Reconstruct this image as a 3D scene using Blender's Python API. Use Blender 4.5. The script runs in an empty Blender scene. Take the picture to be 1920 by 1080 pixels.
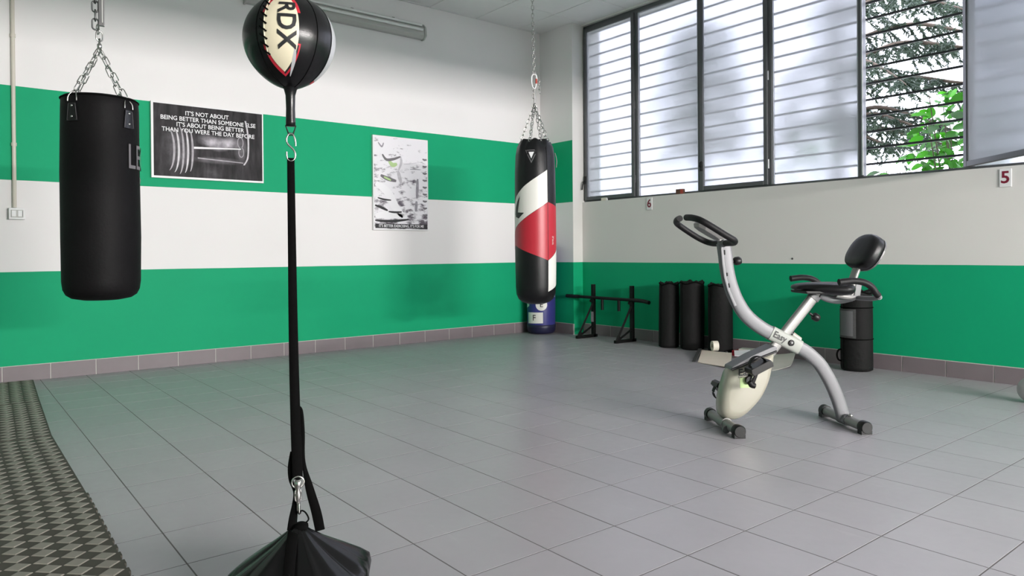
import bpy, bmesh, math, random
from mathutils import Vector, Matrix
random.seed(7)
SC = bpy.context.scene
COL = SC.collection
pi = math.pi

# ------------------------------------------------------------------ camera
def make_camera():
    cam = bpy.data.cameras.new('camera')
    o = bpy.data.objects.new('camera', cam)
    COL.objects.link(o)
    cam.sensor_width = 36.0
    cam.lens = 36.0 * 1342.8 / 1920.0
    cam.shift_y = -60.5 / 1920.0
    cam.clip_start = 0.05
    yaw, pitch, roll = 0.8989, -0.0044, -0.0079
    F = Vector((-math.sin(yaw), math.cos(yaw), 0)); R = Vector((math.cos(yaw), math.sin(yaw), 0)); U = Vector((0, 0, 1))
    F2 = F * math.cos(pitch) + U * math.sin(pitch); U2 = U * math.cos(pitch) - F * math.sin(pitch)
    R3 = R * math.cos(roll) + U2 * math.sin(roll); U3 = U2 * math.cos(roll) - R * math.sin(roll)
    m = Matrix((R3, U3, -F2)).transposed().to_4x4()
    m.translation = CAM
    o.matrix_world = m
    SC.camera = o
CAM = Vector((6.42, -5.694, 0.925))
VIEW = Vector((-0.783, 0.622, 0))       # heading of the camera
make_camera()

# ------------------------------------------------------------------ sky, exposure
w = bpy.data.worlds.new('sky'); SC.world = w; w.use_nodes = True
bg = w.node_tree.nodes['Background']
bg.inputs['Color'].default_value = (0.83, 0.85, 1.0, 1)
bg.inputs['Strength'].default_value = 5.6
SC.view_settings.view_transform = 'Standard'
SC.view_settings.look = 'None'
SC.view_settings.gamma = 1.0
SC.view_settings.use_curve_mapping = False
SC.view_settings.exposure = 0.1
SC.cycles.max_bounces = 9; SC.cycles.transmission_bounces = 7; SC.cycles.caustics_reflective = False
FILL_LAMP_W = 275.0  # power of each added fill lamp
FILL_LAMP_COL = (1.0, 0.945, 0.935)

# ------------------------------------------------------------------ materials
def lin(r, g, b):
    f = lambda c: (c / 255 / 12.92) if c <= 10 else ((c / 255 + 0.055) / 1.055) ** 2.4
    return (f(r), f(g), f(b), 1)
class N:
    def __init__(s, name):
        s.m = bpy.data.materials.new(name); s.m.use_nodes = True
        s.t = s.m.node_tree; s.b = s.t.nodes['Principled BSDF']; s.out = s.t.nodes['Material Output']
    def n(s, typ, **kw):
        x = s.t.nodes.new(typ)
        for k, v in kw.items(): setattr(x, k, v)
        return x
    def l(s, a, b): s.t.links.new(a, b)
    def math(s, op, a, b=None, c=None):
        x = s.n('ShaderNodeMath', operation=op)
        for i, v in enumerate((a, b, c)):
            if v is None: continue
            if isinstance(v, (int, float)): x.inputs[i].default_value = v
            else: s.l(v, x.inputs[i])
        return x.outputs[0]
    def mix(s, fac, a, b):
        x = s.n('ShaderNodeMix', data_type='RGBA')
        for i, v in ((0, fac), (6, a), (7, b)):
            if isinstance(v, (int, float)): x.inputs[i].default_value = v
            elif isinstance(v, tuple): x.inputs[i].default_value = v
            else: s.l(v, x.inputs[i])
        return x.outputs[2]
    def noise(s, scale, detail=3, vec=None, rough=0.5):
        x = s.n('ShaderNodeTexNoise'); x.inputs['Scale'].default_value = scale
        x.inputs['Detail'].default_value = detail; x.inputs['Roughness'].default_value = rough
        if vec is not None: s.l(vec, x.inputs['Vector'])
        return x.outputs['Fac']
    def bump(s, h, strength, dist=0.01):
        x = s.n('ShaderNodeBump'); x.inputs['Strength'].default_value = strength; x.inputs['Distance'].default_value = dist
        s.l(h, x.inputs['Height']); s.l(x.outputs[0], s.b.inputs['Normal'])
def mat(name, col, rough=0.5, metal=0.0, var=0.0, vscale=8, bump=0.0, bscale=60, coat=0.0, spec=0.5, bdist=0.004, emit=None, sheen=0):
    k = N(name); b = k.b
    b.inputs['Roughness'].default_value = rough; b.inputs['Metallic'].default_value = metal
    b.inputs['Coat Weight'].default_value = coat; b.inputs['Specular IOR Level'].default_value = spec
    b.inputs['Sheen Weight'].default_value = sheen
    if var > 0:
        co = k.n('ShaderNodeTexCoord').outputs['Object']
        f = k.noise(vscale, 4, co)
        d = tuple(c * (1 - var) for c in col[:3]) + (1,); u = tuple(min(1, c * (1 + var)) for c in col[:3]) + (1,)
        k.l(k.mix(f, d, u), b.inputs['Base Color'])
    else: b.inputs['Base Color'].default_value = col
    if bump > 0:
        co = k.n('ShaderNodeTexCoord').outputs['Object']
        k.bump(k.noise(bscale, 4, co), bump, bdist)
    if emit:
        b.inputs['Emission Color'].default_value = emit[0]; b.inputs['Emission Strength'].default_value = emit[1]
    return k.m
WHITE = (0.83, 0.81, 0.805, 1); GREEN = (0.004, 0.36, 0.165, 1); SHADED_WHITE = (0.72, 0.71, 0.68, 1)
def wall_mat(name, bands, base):
    """painted wall: bands are (z0, z1) painted green"""
    k = N(name)
    pos = k.n('ShaderNodeNewGeometry').outputs['Position']
    sep = k.n('ShaderNodeSeparateXYZ'); k.l(pos, sep.inputs[0])
    wob = k.math('MULTIPLY', k.math('SUBTRACT', k.noise(3.0, 3, pos), 0.5), 0.004)
    z = k.math('ADD', sep.outputs[2], wob)
    tot = None
    for z0, z1 in bands:
        inb = k.math('MULTIPLY', k.math('GREATER_THAN', z, z0), k.math('LESS_THAN', z, z1))
        tot = inb if tot is None else k.math('ADD', tot, inb)
    f = k.noise(1.3, 5, pos)
    gr = k.mix(f, tuple(c * 0.92 for c in GREEN[:3]) + (1,), tuple(c * 1.08 for c in GREEN[:3]) + (1,))
    wh = k.mix(f, tuple(c * 0.97 for c in base[:3]) + (1,), tuple(min(1, c * 1.03) for c in base[:3]) + (1,))
    k.l(k.mix(tot, wh, gr), k.b.inputs['Base Color'])
    k.b.inputs['Roughness'].default_value = 0.62; k.b.inputs['Specular IOR Level'].default_value = 0.2
    k.bump(k.noise(140, 3, pos), 0.08, 0.003)
    return k.m
M = {}
BANDS = [(-1, 0.811), (1.489, 2.185)]
M['wall_stripe'] = wall_mat('striped_wall_paint', BANDS, WHITE)
M['wall_low'] = wall_mat('green_and_white_wall_paint', BANDS[:1], SHADED_WHITE)  # white darkened in colour to stand in for shade on the window wall
M['ceil'] = mat('ceiling_panel_white', (0.80, 0.80, 0.79, 1), 0.85, var=0.03, bump=0.1, bscale=120)
M['ceil_gap'] = mat('ceiling_gap_grey', (0.22, 0.22, 0.215, 1), 0.8)
def tile_mat():
    k = N('grey_floor_tile')
    pos = k.n('ShaderNodeNewGeometry').outputs['Position']
    rnd = k.n('ShaderNodeObjectInfo').outputs['Random']
    f = k.noise(2.2, 5, pos, 0.6); g = k.noise(26, 4, pos)
    sc = k.n('ShaderNodeMapping'); sc.inputs['Scale'].default_value = (3, 17, 3); sc.inputs['Rotation'].default_value = (0, 0, 0.5); k.l(pos, sc.inputs[0])
    smear = k.noise(1.1, 5, sc.outputs[0], 0.65)
    c = k.mix(f, (0.35, 0.335, 0.36, 1), (0.43, 0.415, 0.44, 1))
    c = k.mix(k.math('MULTIPLY', rnd, 0.25), c, (0.33, 0.318, 0.34, 1))
    sm = k.math('MULTIPLY', k.math('GREATER_THAN', smear, 0.66), 0.22)
    c = k.mix(sm, c, (0.48, 0.465, 0.48, 1))
    k.l(c, k.b.inputs['Base Color'])
    r = k.math('ADD', 0.27, k.math('MULTIPLY', g, 0.16)); k.l(r, k.b.inputs['Roughness'])
    k.b.inputs['Specular IOR Level'].default_value = 0.5
    k.bump(g, 0.05, 0.002)
    return k.m
M['tile'] = tile_mat()
M['grout'] = mat('grey_grout', (0.15, 0.14, 0.138, 1), 0.9, var=0.3, vscale=2.0)
M['skirt'] = mat('mauve_grey_skirting_tile', (0.20, 0.168, 0.18, 1), 0.5, var=0.12, vscale=5)
M['skirt_grout'] = mat('pale_skirting_grout', (0.60, 0.58, 0.55, 1), 0.9)
M['black_vinyl'] = mat('black_vinyl', (0.006, 0.006, 0.007, 1), 0.40, bump=0.12, bscale=50, spec=0.35)
M['black_pvc'] = mat('shiny_black_pvc', (0.004, 0.004, 0.0042, 1), 0.24, bump=0.15, bscale=22, bdist=0.006, spec=0.3)
M['black_leather'] = mat('black_leather', (0.004, 0.004, 0.0045, 1), 0.28, bump=0.06, bscale=180, spec=0.35)
M['black_canvas'] = mat('black_canvas', (0.0055, 0.005, 0.0055, 1), 0.6, var=0.2, bump=0.2, bscale=90, spec=0.12)
M['black_fabric'] = mat('black_bag_fabric', (0.006, 0.006, 0.006, 1), 0.75, spec=0.25, bump=0.35, bscale=35, bdist=0.01)
M['black_mesh'] = mat('black_mesh_netting', (0.05, 0.05, 0.05, 1), 0.6, var=0.5, vscale=120, bump=0.5, bscale=150)
M['black_web'] = mat('black_webbing', (0.003, 0.003, 0.003, 1), 0.9, bump=0.2, bscale=300, spec=0.06)
M['black_plastic'] = mat('black_plastic', (0.007, 0.007, 0.007, 1), 0.4, spec=0.35)
M['black_foam'] = mat('black_foam', (0.005, 0.005, 0.0055, 1), 0.55, spec=0.3, bump=0.1, bscale=200)
M['black_iron'] = mat('black_painted_iron', (0.004, 0.004, 0.004, 1), 0.5, spec=0.25)
M['chrome'] = mat('zinc_plated_steel', (0.50, 0.49, 0.47, 1), 0.26, metal=1.0)
M['dark_steel'] = mat('dark_steel', (0.13, 0.13, 0.13, 1), 0.4, metal=0.9)
M['silver'] = mat('silver_painted_steel', (0.19, 0.19, 0.20, 1), 0.5, metal=0.2, var=0.06)
M['pale_silver'] = mat('pale_grey_painted_steel', (0.28, 0.275, 0.265, 1), 0.38, metal=0.3)
M['sticker'] = mat('pale_sticker', (0.33, 0.345, 0.315, 1), 0.5)
M['cream_plastic'] = mat('cream_white_plastic', (0.37, 0.355, 0.29, 1), 0.25, coat=0.3, var=0.03)
M['grey_plastic'] = mat('grey_plastic', (0.13, 0.13, 0.135, 1), 0.4)
M['green_label'] = mat('pale_green_print', (0.45, 0.62, 0.28, 1), 0.4)
M['frame'] = mat('grey_aluminium_frame', (0.105, 0.11, 0.115, 1), 0.45, metal=0.25, var=0.05)
M['frame_light'] = mat('bare_aluminium', (0.62, 0.63, 0.66, 1), 0.35, metal=0.7)
M['bar'] = mat('dark_grille_bar', (0.035, 0.036, 0.04, 1), 0.5)
M['white_plate'] = mat('white_plastic_plate', (0.80, 0.80, 0.80, 1), 0.4)
M['maroon'] = mat('maroon_print', (0.20, 0.008, 0.03, 1), 0.5)
M['print_black'] = mat('black_print', (0.012, 0.012, 0.013, 1), 0.5)
M['print_white'] = mat('white_print', (0.85, 0.84, 0.86, 1), 0.45)
M['print_grey'] = mat('grey_print', (0.16, 0.15, 0.16, 1), 0.6)
M['white_leather'] = mat('white_vinyl', (0.78, 0.77, 0.72, 1), 0.36, bump=0.08, bscale=60)
M['cream_leather'] = mat('cream_leather', (0.66, 0.60, 0.44, 1), 0.33, bump=0.06, bscale=150)
M['grey_leather'] = mat('grey_leather', (0.38, 0.39, 0.40, 1), 0.33)
M['red_vinyl'] = mat('red_vinyl', (0.46, 0.018, 0.035, 1), 0.38, bump=0.08, bscale=60)
M['red_plastic'] = mat('red_plastic', (0.45, 0.05, 0.03, 1), 0.4)
M['blue_vinyl'] = mat('blue_vinyl', (0.035, 0.035, 0.20, 1), 0.42, var=0.12, bump=0.1, bscale=40)
M['navy_vinyl'] = mat('navy_vinyl', (0.012, 0.012, 0.045, 1), 0.45)
M['pipe'] = mat('beige_conduit', (0.62, 0.58, 0.50, 1), 0.5)
M['lamp_body'] = mat('lamp_grey_white', (0.47, 0.47, 0.45, 1), 0.45)
M['lamp_tube'] = mat('unlit_tube_glass', (0.80, 0.80, 0.78, 1), 0.18)
M['fill_lit'] = mat('fill_tube', (0.9, 0.9, 0.9, 1), 0.3, emit=((1.0, 0.95, 0.88, 1), 6.0))
M['rubber_low'] = mat('dark_rubber', (0.058, 0.052, 0.040, 1), 0.7)
M['rubber_top'] = mat('pale_rubber_tread', (0.25, 0.232, 0.198, 1), 0.55, var=0.12, vscale=14)  # tread tops paler than the base: their sheen put into the colour
M['card'] = mat('pale_cardboard', (0.80, 0.69, 0.60, 1), 0.8, var=0.04)
M['paper'] = mat('white_paper', (0.80, 0.79, 0.83, 1), 0.8)
M['old_paper'] = mat('greyish_paper', (0.52, 0.50, 0.46, 1), 0.8, var=0.08)
M['tape'] = mat('cream_tape', (0.72, 0.68, 0.58, 1), 0.6)
M['brown_box'] = mat('brown_box', (0.11, 0.05, 0.03, 1), 0.6)
M['dark_stuff'] = mat('dark_grey_plastic', (0.05, 0.05, 0.05, 1), 0.5)
M['ball_grey'] = mat('pale_grey_rubber', (0.42, 0.42, 0.41, 1), 0.5)
M['bark'] = mat('bark', (0.10, 0.075, 0.055, 1), 0.9, var=0.3, bump=0.4, bscale=30)
M['lawn'] = mat('pale_gravel_ground', (0.62, 0.62, 0.55, 1), 0.9, var=0.25, vscale=1.5)
def leafy(name, col, tcol, tr=0.4, dk=0.6):
    k = N(name)
    rnd = k.n('ShaderNodeObjectInfo').outputs['Random']
    pos = k.n('ShaderNodeNewGeometry').outputs['Position']
    f = k.math('ADD', k.math('MULTIPLY', rnd, 0.6), k.math('MULTIPLY', k.noise(3, 2, pos), 0.4))
    c = k.mix(f, tuple(x * dk for x in col[:3]) + (1,), tuple(min(1, x * 1.35) for x in col[:3]) + (1,))
    k.l(c, k.b.inputs['Base Color']); k.b.inputs['Roughness'].default_value = 0.45
    t = k.n('ShaderNodeBsdfTranslucent')
    c2 = k.mix(f, tuple(x * dk * 0.7 for x in tcol[:3]) + (1,), tuple(min(1, x * 1.3) for x in tcol[:3]) + (1,))
    k.l(c2, t.inputs[0])
    mx = k.n('ShaderNodeMixShader'); mx.inputs[0].default_value = tr
    k.l(k.b.outputs[0], mx.inputs[1]); k.l(t.outputs[0], mx.inputs[2]); k.l(mx.outputs[0], k.out.inputs[0])
    return k.m
M['leaf'] = leafy('broad_green_leaf', (0.022, 0.085, 0.012, 1), (0.07, 0.38, 0.02, 1), 0.5, 0.18)
M['needle'] = leafy('blue_green_needles', (0.055, 0.085, 0.06, 1), (0.09, 0.14, 0.08, 1), 0.3)
def frosted():
    k = N('frosted_glass')
    pos = k.n('ShaderNodeNewGeometry').outputs['Position']
    tr = k.n('ShaderNodeBsdfTranslucent'); tr.inputs[0].default_value = (0.68, 0.69, 0.71, 1)
    rf = k.n('ShaderNodeBsdfRefraction'); rf.inputs['Color'].default_value = (0.70, 0.71, 0.725, 1)
    rf.inputs['Roughness'].default_value = 0.27; rf.inputs['IOR'].default_value = 1.25
    gl = k.n('ShaderNodeBsdfGlossy'); gl.inputs['Roughness'].default_value = 0.25; gl.inputs[0].default_value = (0.9, 0.9, 0.9, 1)
    bm = k.n('ShaderNodeBump'); bm.inputs['Strength'].default_value = 0.08; bm.inputs['Distance'].default_value = 0.002
    k.l(k.noise(90, 2, pos), bm.inputs['Height']); k.l(bm.outputs[0], rf.inputs['Normal'])
    m1 = k.n('ShaderNodeMixShader'); m1.inputs[0].default_value = 0.85
    k.l(tr.outputs[0], m1.inputs[1]); k.l(rf.outputs[0], m1.inputs[2])
    m2 = k.n('ShaderNodeMixShader'); m2.inputs[0].default_value = 0.05
    k.l(m1.outputs[0], m2.inputs[1]); k.l(gl.outputs[0], m2.inputs[2])
    df = k.n('ShaderNodeBsdfDiffuse'); df.inputs[0].default_value = (0.85, 0.88, 0.92, 1)
    m3 = k.n('ShaderNodeMixShader'); m3.inputs[0].default_value = 0.24
    k.l(m2.outputs[0], m3.inputs[1]); k.l(df.outputs[0], m3.inputs[2]); k.l(m3.outputs[0], k.out.inputs[0])
    return k.m
M['frosted'] = frosted()
def photo_dark():
    k = N('dark_photo_print')
    co = k.n('ShaderNodeTexCoord').outputs['Object']
    mp = k.n('ShaderNodeMapping'); mp.inputs['Scale'].default_value = (9, 1, 1.6); k.l(co, mp.inputs[0])
    f = k.noise(2.2, 6, mp.outputs[0], 0.6); g = k.noise(6, 4, co)
    v = k.math('MULTIPLY', k.math('POWER', f, 3.0), 0.16)
    v = k.math('ADD', v, k.math('MULTIPLY', k.math('POWER', g, 4), 0.08))
    sp = k.n('ShaderNodeSeparateXYZ'); k.l(co, sp.inputs[0])
    def soft(cx, cz, rx, rz, amp):       # a soft pale patch of the photograph
        a = k.math('POWER', k.math('DIVIDE', k.math('SUBTRACT', sp.outputs[0], cx), rx), 2.0)
        b_ = k.math('POWER', k.math('DIVIDE', k.math('SUBTRACT', sp.outputs[2], cz), rz), 2.0)
        return k.math('MULTIPLY', k.math('POWER', k.math('MAXIMUM', k.math('SUBTRACT', 1.0, k.math('ADD', a, b_)), 0.0), 1.5), amp)
    cloud = k.noise(9, 5, co, 0.6)
    for q in ((-0.02, 0.03, 0.10, 0.06, 1.0), (0.07, 0.0, 0.12, 0.07, 1.1), (0.17, 0.02, 0.09, 0.07, 0.9), (0.26, -0.03, 0.07, 0.13, 0.5), (-0.25, -0.06, 0.16, 0.20, 0.35), (0.08, -0.14, 0.26, 0.035, 0.5), (0.02, -0.26, 0.10, 0.08, 0.22)):
        v = k.math('ADD', v, k.math('MULTIPLY', soft(*q), k.math('POWER', cloud, 2.0)))
    c = k.n('ShaderNodeCombineColor'); k.l(v, c.inputs[0]); k.l(k.math('MULTIPLY', v, 0.93), c.inputs[1]); k.l(k.math('MULTIPLY', v, 1.02), c.inputs[2])
    k.l(c.outputs[0], k.b.inputs['Base Color']); k.b.inputs['Roughness'].default_value = 0.5; k.b.inputs['Specular IOR Level'].default_value = 0.15
    return k.m
M['photo_dark'] = photo_dark()
def photo_pale():
    k = N('pale_photo_print')
    co = k.n('ShaderNodeTexCoord').outputs['Object']
    sp = k.n('ShaderNodeSeparateXYZ'); k.l(co, sp.inputs[0])
    mp = k.n('ShaderNodeMapping'); mp.inputs['Scale'].default_value = (1.0, 1, 2.2); mp.inputs['Rotation'].default_value = (0, 0.35, 0); k.l(co, mp.inputs[0])
    f = k.noise(9, 5, mp.outputs[0], 0.62)
    low = k.math('ADD', k.math('MULTIPLY', sp.outputs[2], -0.42), 0.54)   # denser ink towards the bottom of the picture
    ink = k.math('MULTIPLY', k.math('SUBTRACT', k.math('ADD', f, k.math('MULTIPLY', low, 0.42)), 0.745), 7.0)
    ink = k.math('MINIMUM', k.math('MAXIMUM', ink, 0.0), 1.0)
    c = k.mix(ink, (0.82, 0.80, 0.83, 1), (0.10, 0.08, 0.10, 1))
    k.l(c, k.b.inputs['Base Color']); k.b.inputs['Roughness'].default_value = 0.35
    return k.m
M['photo_pale'] = photo_pale()
M['photo_grey'] = mat('photo_grey', (0.30, 0.28, 0.31, 1), 0.4, var=0.5, vscale=30)
M['photo_light'] = mat('photo_light_grey', (0.52, 0.50, 0.53, 1), 0.4, var=0.4, vscale=25)
M['photo_mist'] = mat('photo_mist', (0.34, 0.32, 0.35, 1), 0.4, var=0.7, vscale=14)

# ------------------------------------------------------------------ geometry helpers
class MB:
    def __init__(s): s.v = []; s.f = []; s.sm = []
    def add(s, vs, fs, smooth=False):
        o = len(s.v); s.v += [tuple(x) for x in vs]; s.f += [tuple(o + i for i in f) for f in fs]; s.sm += [smooth] * len(fs); return s
    def box(s, x0, x1, y0, y1, z0, z1):
        vs = [(x, y, z) for z in (z0, z1) for y in (y0, y1) for x in (x0, x1)]
        return s.add(vs, [(0, 2, 3, 1), (4, 5, 7, 6), (0, 1, 5, 4), (2, 6, 7, 3), (0, 4, 6, 2), (1, 3, 7, 5)])
    def tube(s, pts, r, seg=10, caps=True, smooth=True, ry=None, up=None, power=None, closed=False):
        """swept tube; r number or list (half size along the frame normal), ry the other half size"""
        P = [Vector(p) for p in pts]; n = len(P)
        rr = r if isinstance(r, (list, tuple)) else [r] * n
        r2 = rr if ry is None else (ry if isinstance(ry, (list, tuple)) else [ry] * n)
        T = []
        for i in range(n):
            a = P[(i - 1) % n] if closed else P[max(i - 1, 0)]; b = P[(i + 1) % n] if closed else P[min(i + 1, n - 1)]
            T.append((b - a).normalized())
        if up is not None: N0 = Vector(up)
        else: N0 = Vector((0, 0, 1)) if abs(T[0].z) < 0.9 else Vector((1, 0, 0))
        rings = []; Nn = N0
        for i in range(n):
            base = Vector(up) if up is not None else Nn
            Nn = base - T[i] * base.dot(T[i])
            if Nn.length < 1e-6: Nn = T[i].orthogonal()
            Nn.normalize(); B = T[i].cross(Nn)
            ring = []
            for k in range(seg):
                a = 2 * pi * k / seg; c, d = math.cos(a), math.sin(a)
                if power: c = math.copysign(abs(c) ** power, c); d = math.copysign(abs(d) ** power, d)
                ring.append(P[i] + Nn * (c * rr[i]) + B * (d * r2[i]))
            rings.append(ring)
        vs = [v for q in rings for v in q]; fs = []
        m = n if closed else n - 1
        for i in range(m):
            j = (i + 1) % n
            for k in range(seg):
                k2 = (k + 1) % seg
                fs.append((i * seg + k, i * seg + k2, j * seg + k2, j * seg + k))
        s.add(vs, fs, smooth)
        if caps and not closed:
            o = len(s.v)
            s.add(rings[0], [tuple(reversed(range(seg)))]); s.add(rings[-1], [tuple(range(seg))])
        return s
    def lathe(s, prof, seg=32, c=(0, 0, 0), fn=None, smooth=True):
        """prof [(r,z)...] bottom to top; fn(angle, r, z)->(r,z) deforms"""
        vs = []; fs = []
        for r, z in prof:
            for k in range(seg):
                a = 2 * pi * k / seg; R_, Z_ = (r, z) if fn is None else fn(a, r, z)
                vs.append((c[0] + R_ * math.cos(a), c[1] + R_ * math.sin(a), c[2] + Z_))
        for i in range(len(prof) - 1):
            for k in range(seg):
                k2 = (k + 1) % seg; fs.append((i * seg + k, i * seg + k2, (i + 1) * seg + k2, (i + 1) * seg + k))
        fs.append(tuple(reversed(range(seg)))); fs.append(tuple((len(prof) - 1) * seg + k for k in range(seg)))
        return s.add(vs, fs, smooth)
    def prism(s, poly, y0, y1, smooth=False):
        """poly in x,z extruded along y"""
        n = len(poly)
        vs = [(x, y0, z) for x, z in poly] + [(x, y1, z) for x, z in poly]
        fs = [tuple(range(n)), tuple(reversed(range(n, 2 * n)))] + [(i, i + n, (i + 1) % n + n, (i + 1) % n) for i in range(n)]
        return s.add(vs, fs, smooth)
    def mesh(s, name, m=None, bevel=0, seg=2):
        me = bpy.data.meshes.new(name); me.from_pydata(s.v, [], s.f); me.update()
        me.polygons.foreach_set('use_smooth', s.sm)
        bm = bmesh.new(); bm.from_mesh(me)
        bmesh.ops.recalc_face_normals(bm, faces=bm.faces)
        if bevel > 0:
            ed = [e for e in bm.edges if len(e.link_faces) == 2 and e.calc_face_angle(0) > 0.6]
            bmesh.ops.bevel(bm, geom=ed, offset=bevel, segments=seg, affect='EDGES', profile=0.6)
        bm.to_mesh(me); bm.free()
        if m is not None: me.materials.append(M[m] if isinstance(m, str) else m)
        return me
def link(name, me, parent=None, loc=None, rot=None):
    o = bpy.data.objects.new(name, me); COL.objects.link(o)
    if parent is not None: o.parent = parent
    if loc is not None: o.location = loc
    if rot is not None: o.rotation_euler = rot
    return o
def part(name, mb, m, parent=None, bevel=0, seg=2, loc=None, rot=None, label=None):
    o = link(name, mb.mesh(name, m, bevel, seg), parent, loc, rot)
    if label: o['label'] = label
    return o
def tag(o, label, cat, group=None):
    o['label'] = label; o['category'] = cat
    if group: o['group'] = group
    return o
def struct(o): o['kind'] = 'structure'; return o
def thing(name, label, cat, loc=(0, 0, 0), rz=0.0, group=None):
    o = bpy.data.objects.new(name, None); o.empty_display_size = 0.1; COL.objects.link(o)
    o.location = loc; o.rotation_euler = (0, 0, rz)
    return tag(o, label, cat, group)
def spline(pts, n=8, closed=False):
    P = [Vector(p) for p in pts]; out = []; m = len(P)
    rng = range(m) if closed else range(m - 1)
    for i in rng:
        if closed: p0, p1, p2, p3 = P[(i - 1) % m], P[i], P[(i + 1) % m], P[(i + 2) % m]
        else: p0, p1, p2, p3 = P[max(i - 1, 0)], P[i], P[i + 1], P[min(i + 2, m - 1)]
        for k in range(n):
            t = k / n
            out.append(0.5 * ((2 * p1) + (p2 - p0) * t + (2 * p0 - 5 * p1 + 4 * p2 - p3) * t * t + (3 * p1 - p0 - 3 * p2 + p3) * t ** 3))
    if not closed: out.append(P[-1])
    return out
def glyphs(body, size, bold=0.0, align='CENTER', sx=1.0, space=1.0):
    cu = bpy.data.curves.new('lettering', 'FONT'); cu.body = body; cu.size = size; cu.offset = bold * size
    cu.align_x = align; cu.align_y = 'CENTER'; cu.resolution_u = 3; cu.space_character = space
    o = bpy.data.objects.new('lettering', cu); COL.objects.link(o)
    dg = bpy.context.evaluated_depsgraph_get()
    me = bpy.data.meshes.new_from_object(o.evaluated_get(dg))
    bpy.data.objects.remove(o); bpy.data.curves.remove(cu)
    for v in me.vertices: v.co.x *= sx
    return me
def text_on(name, body, size, fn, m, parent, bold=0.0, align='CENTER', sx=1.0, cuts=0, space=1.0, label=None):
    """flat lettering whose (x,y) go through fn to 3-D"""
    me = glyphs(body, size, bold, align, sx, space)
    bm = bmesh.new(); bm.from_mesh(me)
    bmesh.ops.triangulate(bm, faces=bm.faces)
    for _ in range(cuts): bmesh.ops.subdivide_edges(bm, edges=[e for e in bm.edges if e.calc_length() > 0.006], cuts=1, use_grid_fill=False)
    for v in bm.verts: v.co = Vector(fn(v.co.x, v.co.y))
    bm.to_mesh(me); bm.free(); me.name = name
    me.materials.clear(); me.materials.append(M[m])
    o = link(name, me, parent)
    if label: o['label'] = label
    return o
def flat(x0, z0, y=-0.001, rot=0.0):
    c, s_ = math.cos(rot), math.sin(rot)
    return lambda x, y_: (x0 + x * c - y_ * s_, y, z0 + x * s_ + y_ * c)

def face(x, y): return math.atan2(CAM.x - x, -(CAM.y - y))     # heading that turns a thing's front to where the picture was taken from
ANG = math.radians(51.5)
LEFT = math.radians(90)      # things on the left wall: local x runs along the wall, local y into it

# ------------------------------------------------------------------ the room shell
RX, RY, RH = 12.6, -10.4, 3.50
floor = struct(part('floor', MB().box(0, RX, RY, 0, -0.12, -0.0005), 'grout'))
TXP, TYP = 0.3045, 0.3000
def mk_tile(sx, sy):
    g = 0.0023
    b = MB(); hx, hy = sx / 2 - g, sy / 2 - g; c = 0.0003
    vs = [(-hx, -hy, -0.008), (hx, -hy, -0.008), (hx, hy, -0.008), (-hx, hy, -0.008), (-hx, -hy, -c), (hx, -hy, -c), (hx, hy, -c), (-hx, hy, -c),
          (-hx + c, -hy + c, 0), (hx - c, -hy + c, 0), (hx - c, hy - c, 0), (-hx + c, hy - c, 0)]
    fs = [(0, 1, 5, 4), (1, 2, 6, 5), (2, 3, 7, 6), (3, 0, 4, 7), (4, 5, 9, 8), (5, 6, 10, 9), (6, 7, 11, 10), (7, 4, 8, 11), (8, 9, 10, 11)]
    return b.add(vs, fs)
tile_mesh = mk_tile(TXP, TYP).mesh('floor_tile', 'tile')
xs = [2.61 + TXP * k for k in range(-9, 34)]; ys = [-0.028 - TYP * k for k in range(-1, 36)]
cells = []
for i in range(len(xs) - 1):
    for j in range(len(ys) - 1):
        x0, x1, y1, y0 = xs[i], xs[i + 1], ys[j], ys[j + 1]
        if x1 < 0.02 or x0 > RX - 0.02 or y1 < RY + 0.02 or y0 > -0.02: continue
        cells.append((max(x0, 0.0), min(x1, RX), max(y0, RY), min(y1, 0.0)))
def seen(c):
    p = Vector(((c[0] + c[1]) / 2, (c[2] + c[3]) / 2, 0)) - CAM
    d = p.dot(VIEW); s_ = p.x * 0.622 + p.y * 0.783
    if d < 0.3: return None
    u = s_ / d; v = 0.925 / d
    return d if (abs(u) < 0.80 and v < 0.56) else None
ranked = sorted([c for c in cells if seen(c)], key=lambda c: seen(c))
near = ranked[:300]; nearset = set(near); rest = MB()
for c in cells:
    full = abs(c[1] - c[0] - TXP) < 1e-4 and abs(c[3] - c[2] - TYP) < 1e-4
    cx, cy = (c[0] + c[1]) / 2, (c[2] + c[3]) / 2
    if c in nearset:
        me = tile_mesh if full else mk_tile(c[1] - c[0], c[3] - c[2]).mesh('floor_tile', 'tile')
        link('floor_tile', me, floor, (cx, cy, random.uniform(-0.0001, 0.0001)))
    else:
        t = mk_tile(c[1] - c[0], c[3] - c[2]); rest.add([(x + cx, y + cy, z) for x, y, z in t.v], t.f)
far_tiles = part('far_floor_tiles', rest, 'tile', floor); far_tiles['kind'] = 'stuff'

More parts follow.
